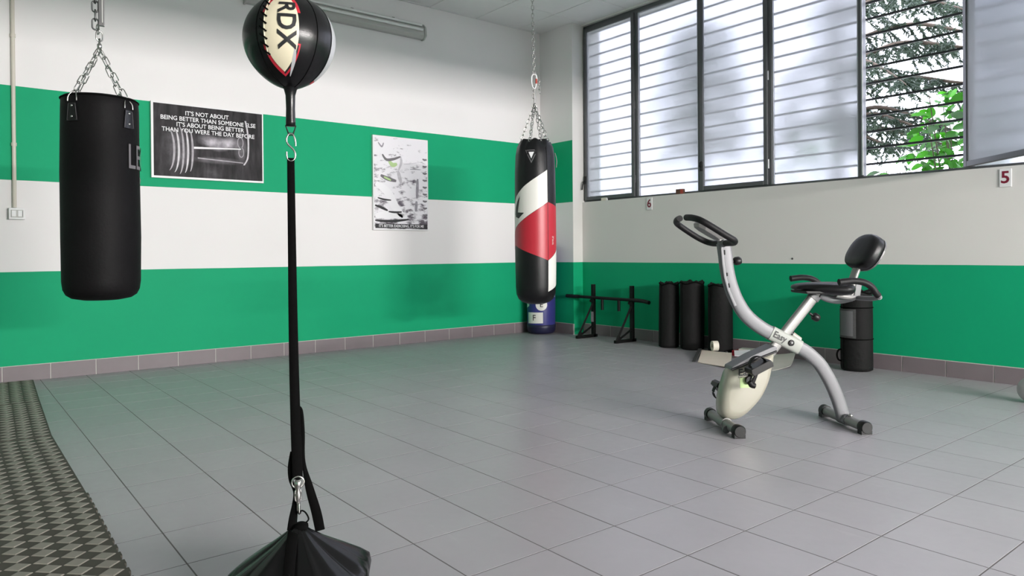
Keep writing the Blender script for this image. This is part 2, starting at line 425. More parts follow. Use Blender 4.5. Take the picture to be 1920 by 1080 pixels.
ceiling = struct(part('ceiling', MB().box(0, RX, RY, 0.30, RH + 0.012, RH + 0.2), 'ceil_gap'))
pm = {}
cx_l = [0.0] + [0.04 + 0.6 * k for k in range(0, 22) if 0.04 + 0.6 * k < RX] + [RX]
cy_l = [0.30] + [-0.48 - 0.6 * k for k in range(-1, 18) if RY < -0.48 - 0.6 * k < 0.3] + [RY]
for i in range(len(cx_l) - 1):
    for j in range(len(cy_l) - 1):
        x0, x1, y1, y0 = cx_l[i], cx_l[i + 1], cy_l[j], cy_l[j + 1]
        if x1 - x0 < 0.01 or y1 - y0 < 0.01: continue
        key = (round(x1 - x0, 3), round(y1 - y0, 3))
        if key not in pm:
            hx, hy = key[0] / 2 - 0.0035, key[1] / 2 - 0.0035
            pm[key] = MB().box(-hx, hx, -hy, hy, 0, 0.016).mesh('ceiling_panel', 'ceil', 0.003, 1)
        link('ceiling_panel', pm[key], ceiling, ((x0 + x1) / 2, (y0 + y1) / 2, RH))

wl = struct(part('wall_left', MB().box(-0.2, 0, RY - 0.2, 0.3, -0.12, RH + 0.2), 'wall_stripe'))
wc = struct(part('wall_corner', MB().box(0, 0.548, -0.146, 0.30, -0.12, RH + 0.2), 'wall_stripe'))
# face of the corner pier towards the windows carries no upper stripe: a thin plastered skin
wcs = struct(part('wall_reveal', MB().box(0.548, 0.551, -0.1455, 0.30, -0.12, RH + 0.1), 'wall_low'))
SILL = 1.489
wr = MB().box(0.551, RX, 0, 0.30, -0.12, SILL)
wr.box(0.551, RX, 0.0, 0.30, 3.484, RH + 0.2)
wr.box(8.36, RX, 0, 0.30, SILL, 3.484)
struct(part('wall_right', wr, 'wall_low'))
struct(part('wall_back', MB().box(RX, RX + 0.2, RY - 0.2, 0.3, -0.12, RH + 0.2), 'wall_stripe'))
# unseen lintel wall, added to keep the fill lamps off the upper wall
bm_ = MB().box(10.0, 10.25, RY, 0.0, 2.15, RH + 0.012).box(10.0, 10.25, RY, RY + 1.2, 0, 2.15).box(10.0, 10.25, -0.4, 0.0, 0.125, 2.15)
struct(part('light_block_wall', bm_, 'wall_low'))
struct(part('wall_near', MB().box(0, RX, RY - 0.2, RY, -0.12, RH + 0.2), 'wall_stripe'))

HB = 0.115
def skirting(name, p0, dirv, L, joints, normal):
    """tiles stand against a wall; p0 start, dirv unit along it, normal into the room"""
    d = Vector(dirv); nn = Vector(normal); p0 = Vector(p0)
    back = MB(); a = p0; b = p0 + d * L
    def slab(a, b, z0, z1, th):
        q = [a, b, b + nn * th, a + nn * th]
        return [(v.x, v.y, z) for z in (z0, z1) for v in q]
    fs = [(3, 2, 1, 0), (4, 5, 6, 7), (0, 1, 5, 4), (1, 2, 6, 5), (2, 3, 7, 6), (3, 0, 4, 7)]
    back.add(slab(a, b, 0, HB + 0.004, 0.006), fs)
    o = struct(part(name, back, 'skirt_grout'))
    cuts = [0] + [j for j in joints if 0 < j < L] + [L]
    for s0, s1 in zip(cuts, cuts[1:]):
        if s1 - s0 < 0.02: continue
        t = MB().add(slab(p0 + d * (s0 + 0.003), p0 + d * (s1 - 0.003), 0.0, HB, 0.010), fs)
        part('skirting_tile', t, 'skirt', o, 0.001, 1)
    return o
skirting('baseboard_left', (0, -0.156, 0), (0, -1, 0), 8.4, [0.56 - 0.156 - 0.3 + 0.3 * k for k in range(0, 29)], (1, 0, 0))
skirting('baseboard_corner', (0.010, -0.146, 0), (1, 0, 0), 0.551, [0.26, 0.54], (0, -1, 0))
skirting('baseboard_right', (0.563, 0, 0), (1, 0, 0), RX - 0.57, [3.405 - 0.563 + 0.303 * k for k in range(-10, 31)], (0, -1, 0))
skirting('baseboard_near', (0, RY, 0), (1, 0, 0), RX, [0.3 * k for k in range(1, 42)], (0, 1, 0))

# ------------------------------------------------------------------ window wall: frame, sashes, panes
FY0, FY1 = 0.035, 0.085
WT = 3.480
mull = [0.552, 1.330, 2.140, 2.886, 3.688, 4.462, 5.24, 6.02, 6.80, 7.58, 8.36]
win = MB()
win.box(0.552, 8.36, FY0, FY1, WT - 0.045, WT)
win.box(0.552, 8.36, FY0 + 0.01, FY1, SILL, SILL + 0.022)
win.box(0.552, 0.580, FY0, FY1, SILL, WT); win.box(8.332, 8.36, FY0, FY1, SILL, WT)
window = struct(part('window_1', win, 'frame', None, 0.002, 1))
mm = MB().box(-0.022, 0.022, FY0, FY1, SILL + 0.02, WT - 0.04).mesh('mullion', 'frame', 0.003, 1)
for x in mull[1:-1]: link('mullion', mm, window, (x, 0, 0))
def add_pane(parent, x0, x1, z0, z1, y, name='pane'):
    return part(name, MB().box(x0, x1, y, y + 0.005, z0, z1), 'frosted', parent)
def make_sash(w_, z0, z1, hand, name='sash'):
    """sash built around its hinge line at local x=0, extending to local x=-w_"""
    b = MB(); st = 0.040; th = 0.030
    b.box(-w_, -w_ + st, 0, th, z0, z1); b.box(-st, 0, 0, th, z0, z1)
    b.box(-w_ + st, -st, 0, th, z0, z0 + st); b.box(-w_ + st, -st, 0, th, z1 - st, z1)
    s_ = part(name, b, 'frame', window, 0.003, 1)
    add_pane(s_, -w_ + st - 0.004, -st + 0.004, z0 + st - 0.004, z1 - st + 0.004, th / 2)
    if hand:
        h = MB().box(-w_ + 0.008, -w_ + 0.032, -0.012, 0, z0 + 0.185, z0 + 0.275)
        h.tube([(-w_ + 0.020, -0.012, z0 + 0.225), (-w_ + 0.020, -0.035, z0 + 0.225), (-w_ + 0.030, -0.040, z0 + 0.262), (-w_ + 0.055, -0.044, z0 + 0.272)] if hand == 1 else
               [(-w_ + 0.020, -0.012, z0 + 0.215), (-w_ + 0.018, -0.035, z0 + 0.210), (-w_ + 0.012, -0.040, z0 + 0.17), (-w_ + 0.006, -0.042, z0 + 0.12)], 0.008, 8)
        part('handle', h, 'black_plastic', s_, 0.002, 1)
    return s_
for i in range(10):
    x0, x1 = mull[i] + 0.022, mull[i + 1] - 0.022
    if i == 0: x0 = 0.580
    z0, z1 = SILL + 0.022, WT - 0.045
    if i % 2 == 0:
        s_ = make_sash(x1 - x0 + 0.02, z0 - 0.004, z1 + 0.01, 2 if i == 0 else 1)
        s_.location = (x1 + 0.012, FY0 - 0.020, 0)
        if i == 4:
            s_.location = (x1 + 0.006, 0.030, 0)
            s_.rotation_euler = (0, 0, math.radians(139))
            s_['label'] = 'frosted sash swung open into the room'
        if i > 4: s_.location = (x1 + 0.006, 0.030, 0); s_.rotation_euler = (0, 0, math.radians(142))
        hg = MB()
        for zz in (z0 + 0.18, (z0 + z1) / 2, z1 - 0.2): hg.tube([(x1 + 0.013, FY0 - 0.006, zz - 0.04), (x1 + 0.013, FY0 - 0.006, zz + 0.04)], 0.007, 8)
        part('hinge', hg, 'frame_light' if i in (2,) else 'frame', window)
    else:
        add_pane(window, x0 - 0.003, x1 + 0.003, z0 - 0.002, z1 + 0.003, FY0 + 0.022)
        bd = MB().box(x0, x0 + 0.010, FY0 + 0.012, FY0 + 0.022, z0, z1).box(x1 - 0.010, x1, FY0 + 0.012, FY0 + 0.022, z0, z1)
        part('glazing_bead', bd, 'frame_light', window)
# pale strip standing in for the highlight down the open sash's jamb
part('jamb_highlight', MB().box(mull[4] + 0.008, mull[4] + 0.020, FY0 - 0.006, FY0, SILL + 0.03, WT - 0.05), 'frame_light', window)
# grille of horizontal bars on the outside
gr = thing('window_grille', 'row of thin dark horizontal bars outside the windows', 'grille', (0, 0, 0))
GZ = [1.613 + 0.1295 * k for k in range(15) if 1.613 + 0.1295 * k < 3.46]
bar_me = MB().box(0.552, 8.36, -0.007, 0.007, -0.0085, 0.0085).mesh('grille_bar', 'bar')
for z in GZ: link('grille_bar', bar_me, gr, (0, 0.150, z))

# ------------------------------------------------------------------ fluorescent battens on the walls: added fill lamps opposite, the unlit one in view
def fill_batten(y, z, label):
    """added fill lamp on the unseen wall opposite the striped one, built like the unlit lamp in view"""
    t = thing('wall_lamp', label, 'lamp', (RX, y, z), -LEFT, 'added fill lamps')
    part('housing', MB().box(-0.62, 0.62, -0.06, 0.0, -0.07, 0.07), 'lamp_body', t, 0.004, 1)
    for k in (-0.035, 0.035): part('tube', MB().tube([(-0.60, -0.074, k), (0.60, -0.074, k)], 0.013, 10), 'fill_lit', t)
    for e in (-0.612, 0.612): part('end_cap', MB().box(e - 0.012, e + 0.012, -0.09, -0.06, -0.06, 0.06), 'lamp_body', t)
    L = bpy.data.lights.new('fill_light', 'AREA'); L.shape = 'RECTANGLE'; L.size = 1.2; L.size_y = 0.12
    L.energy = FILL_LAMP_W; L.color = FILL_LAMP_COL
    lo = bpy.data.objects.new('fill_light', L); COL.objects.link(lo); lo.parent = t; lo.location = (0, -0.095, 0); lo.rotation_euler = (-pi / 2, 0, 0)
for y, which in ((-0.75, 'closest to the window wall'), (-2.0, 'second from the window wall'), (-3.25, 'third from the window wall'), (-4.5, 'farthest from the window wall')):
    fill_batten(y, 2.0, 'added twin-tube fill lamp outside the picture, ' + which)

wlamp = thing('wall_lamp', 'unlit grey fluorescent batten high on the white wall', 'lamp', (0.0, -2.68, 3.215), LEFT)
prof = [(0.0, -0.075), (0.0, 0.075), (-0.035, 0.075), (-0.075, 0.035), (-0.085, -0.045), (-0.05, -0.075)]   # (y, z)
HL = 0.90
b = MB(); n = len(prof)
b.add([(-HL, y, z) for y, z in prof] + [(HL, y, z) for y, z in prof], [tuple(range(n)), tuple(range(n, 2 * n))] + [(i, (i + 1) % n, (i + 1) % n + n, i + n) for i in range(n)])
part('housing', b, 'lamp_body', wlamp, 0.003, 1)
for (y, z) in ((-0.074, 0.058), (-0.092, 0.006)):
    part('tube', MB().tube([(-HL + 0.03, y, z), (HL - 0.03, y, z)], 0.014, 10), 'lamp_tube', wlamp)
for e in (-1, 1):
    pr = [(y * 1.12, z * 1.10) for y, z in prof]; b = MB(); xa, xb = sorted((e * HL, e * (HL + 0.02)))
    b.add([(xa, y, z) for y, z in pr] + [(xb, y, z) for y, z in pr], [tuple(range(n)), tuple(range(n, 2 * n))] + [(i, (i + 1) % n, (i + 1) % n + n, i + n) for i in range(n)])
    part('end_cap', b, 'lamp_body', wlamp, 0.003, 1)
for x in (-0.45, 0.1, 0.55):
    part('clip', MB().box(x - 0.012, x + 0.012, -0.062, -0.045, 0.058, 0.082), 'dark_steel', wlamp)

# ------------------------------------------------------------------ left wall: conduit, socket, posters
cd = thing('conduit', 'beige cable conduit running down the wall to the socket', 'pipe', (0, -5.275, 0), LEFT)
part('pipe', MB().tube([(0, -0.016, 1.285), (0, -0.016, RH)], 0.0135, 12), 'pipe', cd)
for z in (1.75, 2.55, 3.1): part('clip', MB().tube([(0, -0.016, z - 0.012), (0, -0.016, z + 0.012)], 0.018, 12), 'pipe', cd)
so = thing('wall_socket', 'small white wall socket at the foot of the conduit', 'socket', (0, -5.262, 1.240), LEFT)
part('box', MB().box(-0.050, 0.050, -0.042, 0, -0.042, 0.042), 'white_plate', so, 0.004)
part('rim', MB().box(-0.038, 0.038, -0.047, -0.040, -0.028, 0.028), 'lamp_body', so, 0.002)
for x in (-0.02, 0.018): part('switch', MB().box(x - 0.013, x + 0.013, -0.051, -0.045, -0.022, 0.022), 'white_plate', so, 0.002)
part('pin_hole', MB().box(0.030, 0.034, -0.0485, -0.046, -0.02, 0.02), 'dark_stuff', so)

p1 = thing('poster', 'wide dark poster of a barbell with white slogan lettering', 'poster', (0, -3.898, 1.875), LEFT)
part('board', MB().box(-0.458, 0.458, -0.030, 0, -0.313, 0.313), 'white_plate', p1, 0.002)
part('photo', MB().box(-0.440, 0.446, -0.0315, -0.030, -0.296, 0.300), 'photo_dark', p1)
lines = [("IT'S NOT ABOUT", 0.236, -0.02), ("BEING BETTER THAN SOMEONE ELSE", 0.187, 0.0), ("IT'S ABOUT BEING BETTER", 0.138, 0.01), ("THAN YOU WERE THE DAY BEFORE", 0.090, 0.0)]
for s_, z, x in lines: text_on('lettering', s_, 0.050, flat(x, z, -0.0325), 'print_white', p1, 0.012, sx=0.93)
def poly_part(name, pts, y, m, parent):
    return part(name, MB().prism(pts, y - 0.0006, y), m, parent)
for q in range(5):       # stacked weight plates seen almost edge-on
    xc = -0.335 + 0.042 * q; rz = 0.205 - 0.022 * abs(q - 2) * 0.6
    arc = [(xc + 0.060 * math.cos(a) * (1 - 0.1 * q), -0.075 + rz * math.sin(a)) for a in [(-75 + 10 * k) * pi / 180 for k in range(16)]]
    arc2 = [(x - 0.017 * math.cos((-75 + 10 * k) * pi / 180), z) for k, (x, z) in enumerate(arc)]
    poly_part('weight_plate_print', arc + arc2[::-1], -0.0322 - 0.0001 * q, 'photo_light' if q % 2 else 'photo_grey', p1)
poly_part('bar_print', [(-0.13, -0.055), (0.26, -0.030), (0.26, -0.022), (-0.13, -0.037)], -0.0326, 'print_white', p1)
stk = spline([(0.300, 0, 0.225), (0.318, 0, 0.13), (0.325, 0, 0.02), (0.318, 0, -0.10), (0.285, 0, -0.165)], 5)
poly_part('steam_print', [(v.x - 0.008, v.z) for v in stk] + [(v.x + 0.006, v.z) for v in stk[::-1]], -0.0327, 'photo_light', p1)
for cxp, czp, rr in ((0.255, 0.03, 0.05), (0.262, -0.055, 0.045)):
    ring = [(cxp + rr * 0.55 * math.cos(a), czp + rr * math.sin(a)) for a in [2 * pi * k / 18 for k in range(18)]]
    b = MB(); inn = [(cxp + (x - cxp) * 0.72, czp + (z - czp) * 0.82) for x, z in ring]
    b.add([(x, -0.0324, z) for x, z in ring] + [(x, -0.0324, z) for x, z in inn], [(i, (i + 1) % 18, (i + 1) % 18 + 18, i + 18) for i in range(18)])
    part('far_plate_print', b, 'photo_grey', p1)
poly_part('floor_line_print', [(-0.1, -0.135), (0.28, -0.150), (0.28, -0.143), (-0.1, -0.124)], -0.0323, 'photo_grey', p1)

p2 = thing('poster', 'tall pale poster of an athlete on equipment in black and white', 'poster', (0, -2.040, 1.631), LEFT)
part('board', MB().box(-0.318, 0.318, -0.030, 0, -0.471, 0.471), 'white_plate', p2, 0.002)
ph = part('photo', MB().box(-0.306, 0.306, -0.0315, -0.030, -0.459, 0.459), 'photo_pale', p2)
def stroke(name, pts, wd, m, y=-0.0325):
    v = spline([(x, 0, z) for x, z in pts], 5); up_, dn = [], []
    for i, p in enumerate(v):
        t = (v[min(i + 1, len(v) - 1)] - v[max(i - 1, 0)]).normalized(); nx, nz = -t.z, t.x
        f = wd * (0.45 + 0.55 * math.sin(pi * (i + 0.5) / len(v)))
        up_.append((p.x + nx * f, p.z + nz * f)); dn.append((p.x - nx * f, p.z - nz * f))
    poly_part(name, up_ + dn[::-1], y, m, p2)
stroke('figure_print', [(-0.26, 0.40), (-0.22, 0.36), (-0.20, 0.40)], 0.008, 'photo_grey')
stroke('figure_print', [(-0.215, 0.285), (-0.17, 0.235), (-0.09, 0.245), (-0.01, 0.275)], 0.014, 'print_grey')
stroke('figure_print', [(-0.14, 0.225), (-0.10, 0.185), (-0.05, 0.20)], 0.022, 'green_label', -0.0322)
stroke('figure_print', [(-0.01, 0.28), (0.0, 0.22), (-0.03, 0.14)], 0.013, 'photo_light')
stroke('figure_print', [(-0.235, 0.075), (-0.16, 0.045), (-0.06, 0.025)], 0.020, 'print_grey')
stroke('figure_print', [(-0.20, 0.06), (-0.12, 0.03)], 0.010, 'green_label', -0.0328)
stroke('figure_print', [(-0.04, 0.13), (-0.02, 0.06), (0.0, 0.0)], 0.020, 'photo_light')
stroke('figure_print', [(-0.29, -0.005), (-0.16, -0.09), (-0.07, -0.24), (0.02, -0.33)], 0.045, 'print_white', -0.0323)
stroke('figure_print', [(-0.30, -0.33), (-0.15, -0.315), (0.06, -0.335)], 0.036, 'print_white', -0.0323)
stroke('figure_print', [(-0.30, -0.375), (-0.12, -0.38), (0.08, -0.36)], 0.013, 'print_black', -0.0328)
stroke('figure_print', [(-0.30, -0.225), (-0.22, -0.25), (-0.16, -0.275)], 0.013, 'print_black', -0.0328)
stroke('figure_print', [(-0.27, -0.15), (-0.20, -0.165), (-0.12, -0.17)], 0.009, 'print_black', -0.0328)
stroke('figure_print', [(-0.15, -0.285), (-0.08, -0.29), (0.0, -0.285)], 0.010, 'print_black', -0.0329)
stroke('figure_print', [(0.19, 0.06), (0.185, -0.05), (0.18, -0.14)], 0.017, 'photo_grey', -0.0326)
stroke('figure_print', [(0.175, -0.17), (0.17, -0.22), (0.165, -0.275)], 0.017, 'photo_grey', -0.0326)
for q in range(9): stroke('rack_print', [(0.25, 0.27 - 0.072 * q), (0.275, 0.262 - 0.072 * q), (0.30, 0.268 - 0.072 * q)], 0.010, 'print_grey', -0.0327)
stroke('cable_print', [(0.03, 0.20), (0.12, 0.215), (0.23, 0.235)], 0.003, 'photo_light')
stroke('cable_print', [(0.10, 0.155), (0.17, 0.158), (0.23, 0.158)], 0.004, 'photo_grey')
poly_part('caption_band', [(-0.298, -0.452), (0.300, -0.452), (0.300, -0.407), (-0.298, -0.407)], -0.0330, 'print_black', p2)
text_on('lettering', "IT'S BETTER EXERCISING, IT'S FOR ME", 0.038, flat(0, -0.4295, -0.0338), 'print_white', p2, 0.014, sx=0.82)

# number plates under the windows, oddments on the sill, nail hole
def plate(num, x, z, label):
    t = thing('number_plate', label, 'sign', (x, 0, z))
    part('plate', MB().box(-0.036, 0.036, -0.008, 0, -0.062, 0.062), 'white_plate', t, 0.002, 1)
    text_on('numeral', num, 0.115, flat(0.0, 0.0, -0.0092), 'maroon', t, 0.02)
plate('6', 1.541, 1.415, 'small white plate numbered 6 below the second frosted pane')
plate('5', 4.690, 1.409, 'small white plate numbered 5 below the open window sash')
sb = thing('sill_box', 'little brown box standing on the window sill', 'box', (1.918, 0.018, SILL))
part('body', MB().box(-0.045, 0.045, -0.016, 0.016, 0, 0.05), 'brown_box', sb, 0.003)
part('end_face', MB().box(0.012, 0.043, -0.0185, -0.0155, 0.004, 0.046), 'red_plastic', sb, 0.001)
sw = thing('sill_bottle', 'tiny pale container at the left end of the window sill', 'container', (0.885, 0.014, SILL))
part('body', MB().box(-0.04, 0.03, -0.012, 0.012, 0, 0.032), 'tape', sw, 0.004)
part('cap', MB().box(0.028, 0.044, -0.010, 0.010, 0.002, 0.030), 'white_plate', sw, 0.002)
nail = part('wall_plug', MB().lathe([(0.006, 0), (0.009, 0.003), (0.004, 0.007)], 10), 'dark_stuff', None, loc=(3.117, 0, 0.854), rot=(pi / 2, 0, 0))
tag(nail, 'tiny dark plug in the white wall just above the green band', 'wall plug')

# ------------------------------------------------------------------ chains
def link_mesh(L, W, wire, m):
    h = L / 2 - W / 2; pts = []
    for k in range(9): a = pi * k / 8; pts.append((W / 2 * math.cos(a), 0, h + W / 2 * math.sin(a)))
    for k in range(9): a = pi + pi * k / 8; pts.append((W / 2 * math.cos(a), 0, -h + W / 2 * math.sin(a)))
    return MB().tube(pts, wire, 6, closed=True, up=(0, 1, 0)).mesh('chain_link', m)
def chain(p0, p1, me, pitch, parent, sag=0.0, twist=0.0):
    p0, p1 = Vector(p0), Vector(p1); d = p1 - p0; n = max(1, round(d.length / pitch))
    pts = [p0 + d * ((i + 0.5) / n) - Vector((0, 0, sag * math.sin(pi * (i + 0.5) / n))) for i in range(n)]
    for i, p in enumerate(pts):
        q = d.to_track_quat('Z', 'X')
        e = (q.to_matrix() @ Matrix.Rotation(twist + (pi / 2 if i % 2 else 0) + random.uniform(-0.15, 0.15), 3, 'Z')).to_euler()
        link('chain_link', me, parent, p, e)
def on_cyl(r, phi, z):      # phi in degrees, 0 faces the camera, positive to the right
    a = math.radians(phi); return Vector((r * math.sin(a), -r * math.cos(a), z))
def patch(name, r, m, parent, phis, lo, hi, rows=14, thick=0.0015):
    """shell on a cylinder between two boundary curves lo(phi) and hi(phi) given as point lists"""
    def ev(L, x):
        if x <= L[0][0]: return L[0][1]
        for (a, b_), (c, d) in zip(L, L[1:]):
            if x <= c: return b_ + (d - b_) * (x - a) / (c - a)
        return L[-1][1]
    rf = r if callable(r) else (lambda z: r)
    b = MB(); vs = []; nc = len(phis)
    for ph_ in phis:
        z0, z1 = ev(lo, ph_), ev(hi, ph_)
        for j in range(rows + 1):
            z = z0 + (z1 - z0) * j / rows; vs.append(on_cyl(rf(z) + thick, ph_, z))
    fs = [(i * (rows + 1) + j, (i + 1) * (rows + 1) + j, (i + 1) * (rows + 1) + j + 1, i * (rows + 1) + j + 1) for i in range(nc - 1) for j in range(rows)]
    b.add(vs, fs, True)
    return part(name, b, m, parent)
def frange(a, b, n): return [a + (b - a) * i / n for i in range(n + 1)]

# ------------------------------------------------------------------ hanging black heavy bag (left)
bl = thing('punching_bag', 'plain black canvas punching bag hanging before the dark poster wall', 'punching bag', (2.545, -5.102, 0.714), face(2.545, -5.102), 'punching bags')
Z0 = 0.714
prof = [(0.02, 0.0), (0.08, 0.003), (0.125, 0.012), (0.148, 0.028), (0.160, 0.052), (0.165, 0.09), (0.167, 0.3), (0.166, 0.6), (0.163, 0.90), (0.161, 0.945), (0.155, 0.953), (0.06, 0.955)]
def lump(a, r, z):
    return (r * (1 + 0.006 * math.sin(3 * a + z * 9) + 0.004 * math.sin(7 * a - z * 14)), z)
part('bag_body', MB().lathe(prof, 72, fn=lump), 'black_canvas', bl)
rim = [on_cyl(0.163, k * 10, 0.944) for k in range(36)]
part('top_seam', MB().tube(rim, 0.003, 6, closed=True, up=(0, 0, 1)), 'black_web', bl)
ring_me = link_mesh(0.050, 0.028, 0.0032, 'chrome')
bag_link = link_mesh(0.054, 0.022, 0.0023, 'chrome')
HOOK = Vector((0.0, 0.0, 1.905 - Z0))
for phi, dz in ((-41, 0.0), (44, -0.016), (-136, 0.0), (139, 0.0)):
    tab = MB(); w0, w1 = 7.0, 10.0
    z1, z0 = 0.905 + dz, 0.822 + dz
    vs = []
    for j in range(6):
        z = z0 + (z1 - z0) * j / 5; wd = w1 + (w0 - w1) * j / 5
        for kx in range(7): vs.append(on_cyl(0.1705, phi - wd + 2 * wd * kx / 6, z))
    n0 = len(vs)
    for j in range(6):
        z = z0 + (z1 - z0) * j / 5; wd = w1 + (w0 - w1) * j / 5
        for kx in range(7): vs.append(on_cyl(0.1635, phi - wd + 2 * wd * kx / 6, z))
    fs = [(j * 7 + kx, j * 7 + kx + 1, (j + 1) * 7 + kx + 1, (j + 1) * 7 + kx) for j in range(5) for kx in range(6)]
    rimi = [kx for kx in range(7)] + [j * 7 + 6 for j in range(1, 6)] + [35 + kx for kx in range(5, -1, -1)] + [j * 7 for j in range(4, 0, -1)]
    fs += [(rimi[i], rimi[(i + 1) % len(rimi)], rimi[(i + 1) % len(rimi)] + n0, rimi[i] + n0) for i in range(len(rimi))]
    tp = part('leather_tab', tab.add(vs, fs), 'black_leather', bl)
    edge = [on_cyl(0.1712, phi + sx * (w1 + (w0 - w1) * t) * 0.86, z0 + (z1 - z0) * (0.06 + 0.88 * t)) for sx, t in ((-1, 0), (1, 0), (1, 1), (-1, 1))]
    part('stitching', MB().tube(edge, 0.0008, 4, closed=True), 'print_grey', tp)
    for zz in (z0 + 0.020, z1 - 0.014):
        part('rivet', MB().lathe([(0.0062, 0), (0.0055, 0.002), (0.002, 0.004)], 12), 'chrome', tp, loc=on_cyl(0.1705, phi, zz), rot=(pi / 2, 0, math.radians(phi)))
    top = on_cyl(0.150, phi, z1 + 0.060)
    dr = [on_cyl(0.169, phi - 8, z1 + 0.008), on_cyl(0.166, phi - 7, z1 + 0.034), top, on_cyl(0.166, phi + 7, z1 + 0.034), on_cyl(0.169, phi + 8, z1 + 0.008)]
    part('d_ring', MB().tube(spline(dr, 4), 0.0032, 8), 'chrome', bl)
    strap_top = [on_cyl(0.1692, phi - 5, z1 - 0.01), on_cyl(0.1700, phi - 5, z1 + 0.012)]
    chain(top, HOOK, bag_link, 0.047, bl, twist=0.4)
part('swivel', MB().lathe([(0.004, 0), (0.010, 0.006), (0.011, 0.020), (0.005, 0.028), (0.0045, 0.05)], 14), 'chrome', bl, loc=HOOK)
link('chain_link', ring_me, bl, HOOK + Vector((0, 0, 0.062)), (0, 0, 0.4))
link('chain_link', ring_me, bl, HOOK + Vector((-0.006, 0, 0.094)), (0, 0.3, 1.9))
chain((-0.016, 0, 2.00 - Z0), (-0.016, 0, RH - Z0), link_mesh(0.052, 0.026, 0.004, 'dark_steel'), 0.042, bl)
part('hanger_bar', MB().box(-0.004, 0.022, -0.010, 0.010, 2.015 - Z0, RH - Z0), 'dark_steel', bl, 0.003)
part('hanger_trim', MB().box(0.011, 0.015, -0.0115, -0.009, 2.03 - Z0, RH - Z0), 'lamp_body', bl)
text_on('lettering', 'LEONE', 0.165, lambda x, y: on_cyl(0.1695, 40.0 + math.degrees(x / 0.168), 0.670 + y), 'print_grey', bl, 0.004, align='LEFT', sx=0.66, cuts=2)
for q in range(3): patch('logo_mark', 0.1682, 'print_grey', bl, frange(72 + q * 5, 75 + q * 5, 3), [(0, 0.555 + 0.01 * q)], [(0, 0.585 - 0.006 * q)], 4)

# ------------------------------------------------------------------ hanging black, white and red bag (right)
br = thing('punching_bag', 'black, white and red punching bag hanging in the far corner', 'punching bag', (1.846, -1.803, 0.492), face(1.846, -1.803), 'punching bags')
Z0 = 0.492
prof = [(0.02, 0.0), (0.07, 0.004), (0.115, 0.020), (0.145, 0.045), (0.163, 0.085), (0.168, 0.15), (0.172, 0.4), (0.172, 0.8), (0.169, 1.10), (0.163, 1.24), (0.150, 1.31), (0.132, 1.345), (0.118, 1.362), (0.04, 1.364)]
def rad(z):
    z = max(0, z)
    for (r0, a), (r1, b_) in zip(prof, prof[1:]):
        if z <= b_: return r0 + (r1 - r0) * (z - a) / (b_ - a)
    return prof[-1][0]
def crumple(a, r, z):
    f = max(0, (z - 1.15) / 0.21); return (r * (1 + 0.035 * f * math.sin(9 * a + 2 * math.sin(3 * a))), z + 0.012 * f * f * math.sin(7 * a))
part('bag_body', MB().lathe(prof, 72, fn=crumple), 'black_vinyl', br)
zz = lambda v: v - Z0
phL = frange(-100, 36, 44); phR = frange(36.6, 110, 22)
patch('white_panel', rad, 'white_leather', br, phL, [(-100, zz(1.02)), (-70, zz(1.127)), (16, zz(1.297)), (36, zz(1.337))], [(-100, zz(1.20)), (-65, zz(1.386)), (-32, zz(1.467)), (-8, zz(1.516)), (36, zz(1.601))])
patch('red_panel', rad, 'red_vinyl', br, phL, [(-100, zz(0.945)), (-70, zz(0.984)), (36, zz(0.859))], [(-100, zz(1.017)), (-70, zz(1.124)), (16, zz(1.294)), (36, zz(1.334))])
patch('red_panel', rad, 'red_vinyl', br, phR, [(36, zz(0.859)), (75, zz(0.935)), (110, zz(1.0))], [(36, zz(1.337)), (75, zz(1.306)), (110, zz(1.28))])
patch('white_panel', rad, 'white_leather', br, phR, [(36, zz(0.600)), (75, zz(0.644)), (110, zz(0.69))], [(36, zz(0.856)), (75, zz(0.932)), (110, zz(0.997))])
part('seam', MB().tube([on_cyl(rad(z) + 0.002, 36.3, z) for z in frange(0.06, 1.30, 24)], 0.0022, 6), 'black_leather', br)
def wrapped(name, pts, m, dr=0.0028):
    bm = bmesh.new(); vs = [bm.verts.new((p[0], p[1], 0)) for p in pts]; bm.faces.new(vs); bmesh.ops.triangulate(bm, faces=bm.faces)
    for _ in range(3): bmesh.ops.subdivide_edges(bm, edges=bm.edges[:], cuts=1)
    bmesh.ops.triangulate(bm, faces=bm.faces)
    for v in bm.verts: v.co = on_cyl(rad(v.co.y) + dr, v.co.x, v.co.y)
    me = bpy.data.meshes.new(name); bm.to_mesh(me); bm.free(); me.materials.append(M[m]); return link(name, me, br)
wrapped('logo_mark', [(-46, zz(1.390)), (-53, zz(1.30)), (-57, zz(1.247)), (-70, zz(1.235)), (-66, zz(1.30)), (-58, zz(1.345))], 'print_black')
wrapped('logo_mark', [(-66, zz(1.258)), (-32, zz(1.250)), (-51, zz(1.205)), (-68, zz(1.222))], 'print_black')
tz = zz(1.715)
wrapped('badge', [(-29, tz + 0.048), (9, tz + 0.048), (-10, tz - 0.062)], 'print_grey', 0.002)
wrapped('badge', [(-25, tz + 0.042), (5, tz + 0.042), (-10, tz - 0.048)], 'print_black', 0.0035)
wrapped('badge_logo', [(-18, tz + 0.030), (-2, tz + 0.030), (-10, tz - 0.024)], 'print_white', 0.0050)
text_on('lettering', 'TITLE', 0.030, lambda x, y: on_cyl(rad(0.56 + x) + 0.003, 56 + math.degrees(-y / 0.172), 0.53 + x), 'white_leather', br, 0.0, align='CENTER', cuts=1)
small_link = link_mesh(0.040, 0.020, 0.0030, 'chrome')
HK = Vector((0.0, 0, 2.168 - Z0))
for phi in (-80, -20, 25, 66, 120, 200):
    t_ = on_cyl(0.125, phi, 1.345)
    chain(t_, HK, small_link, 0.034, br, twist=phi)
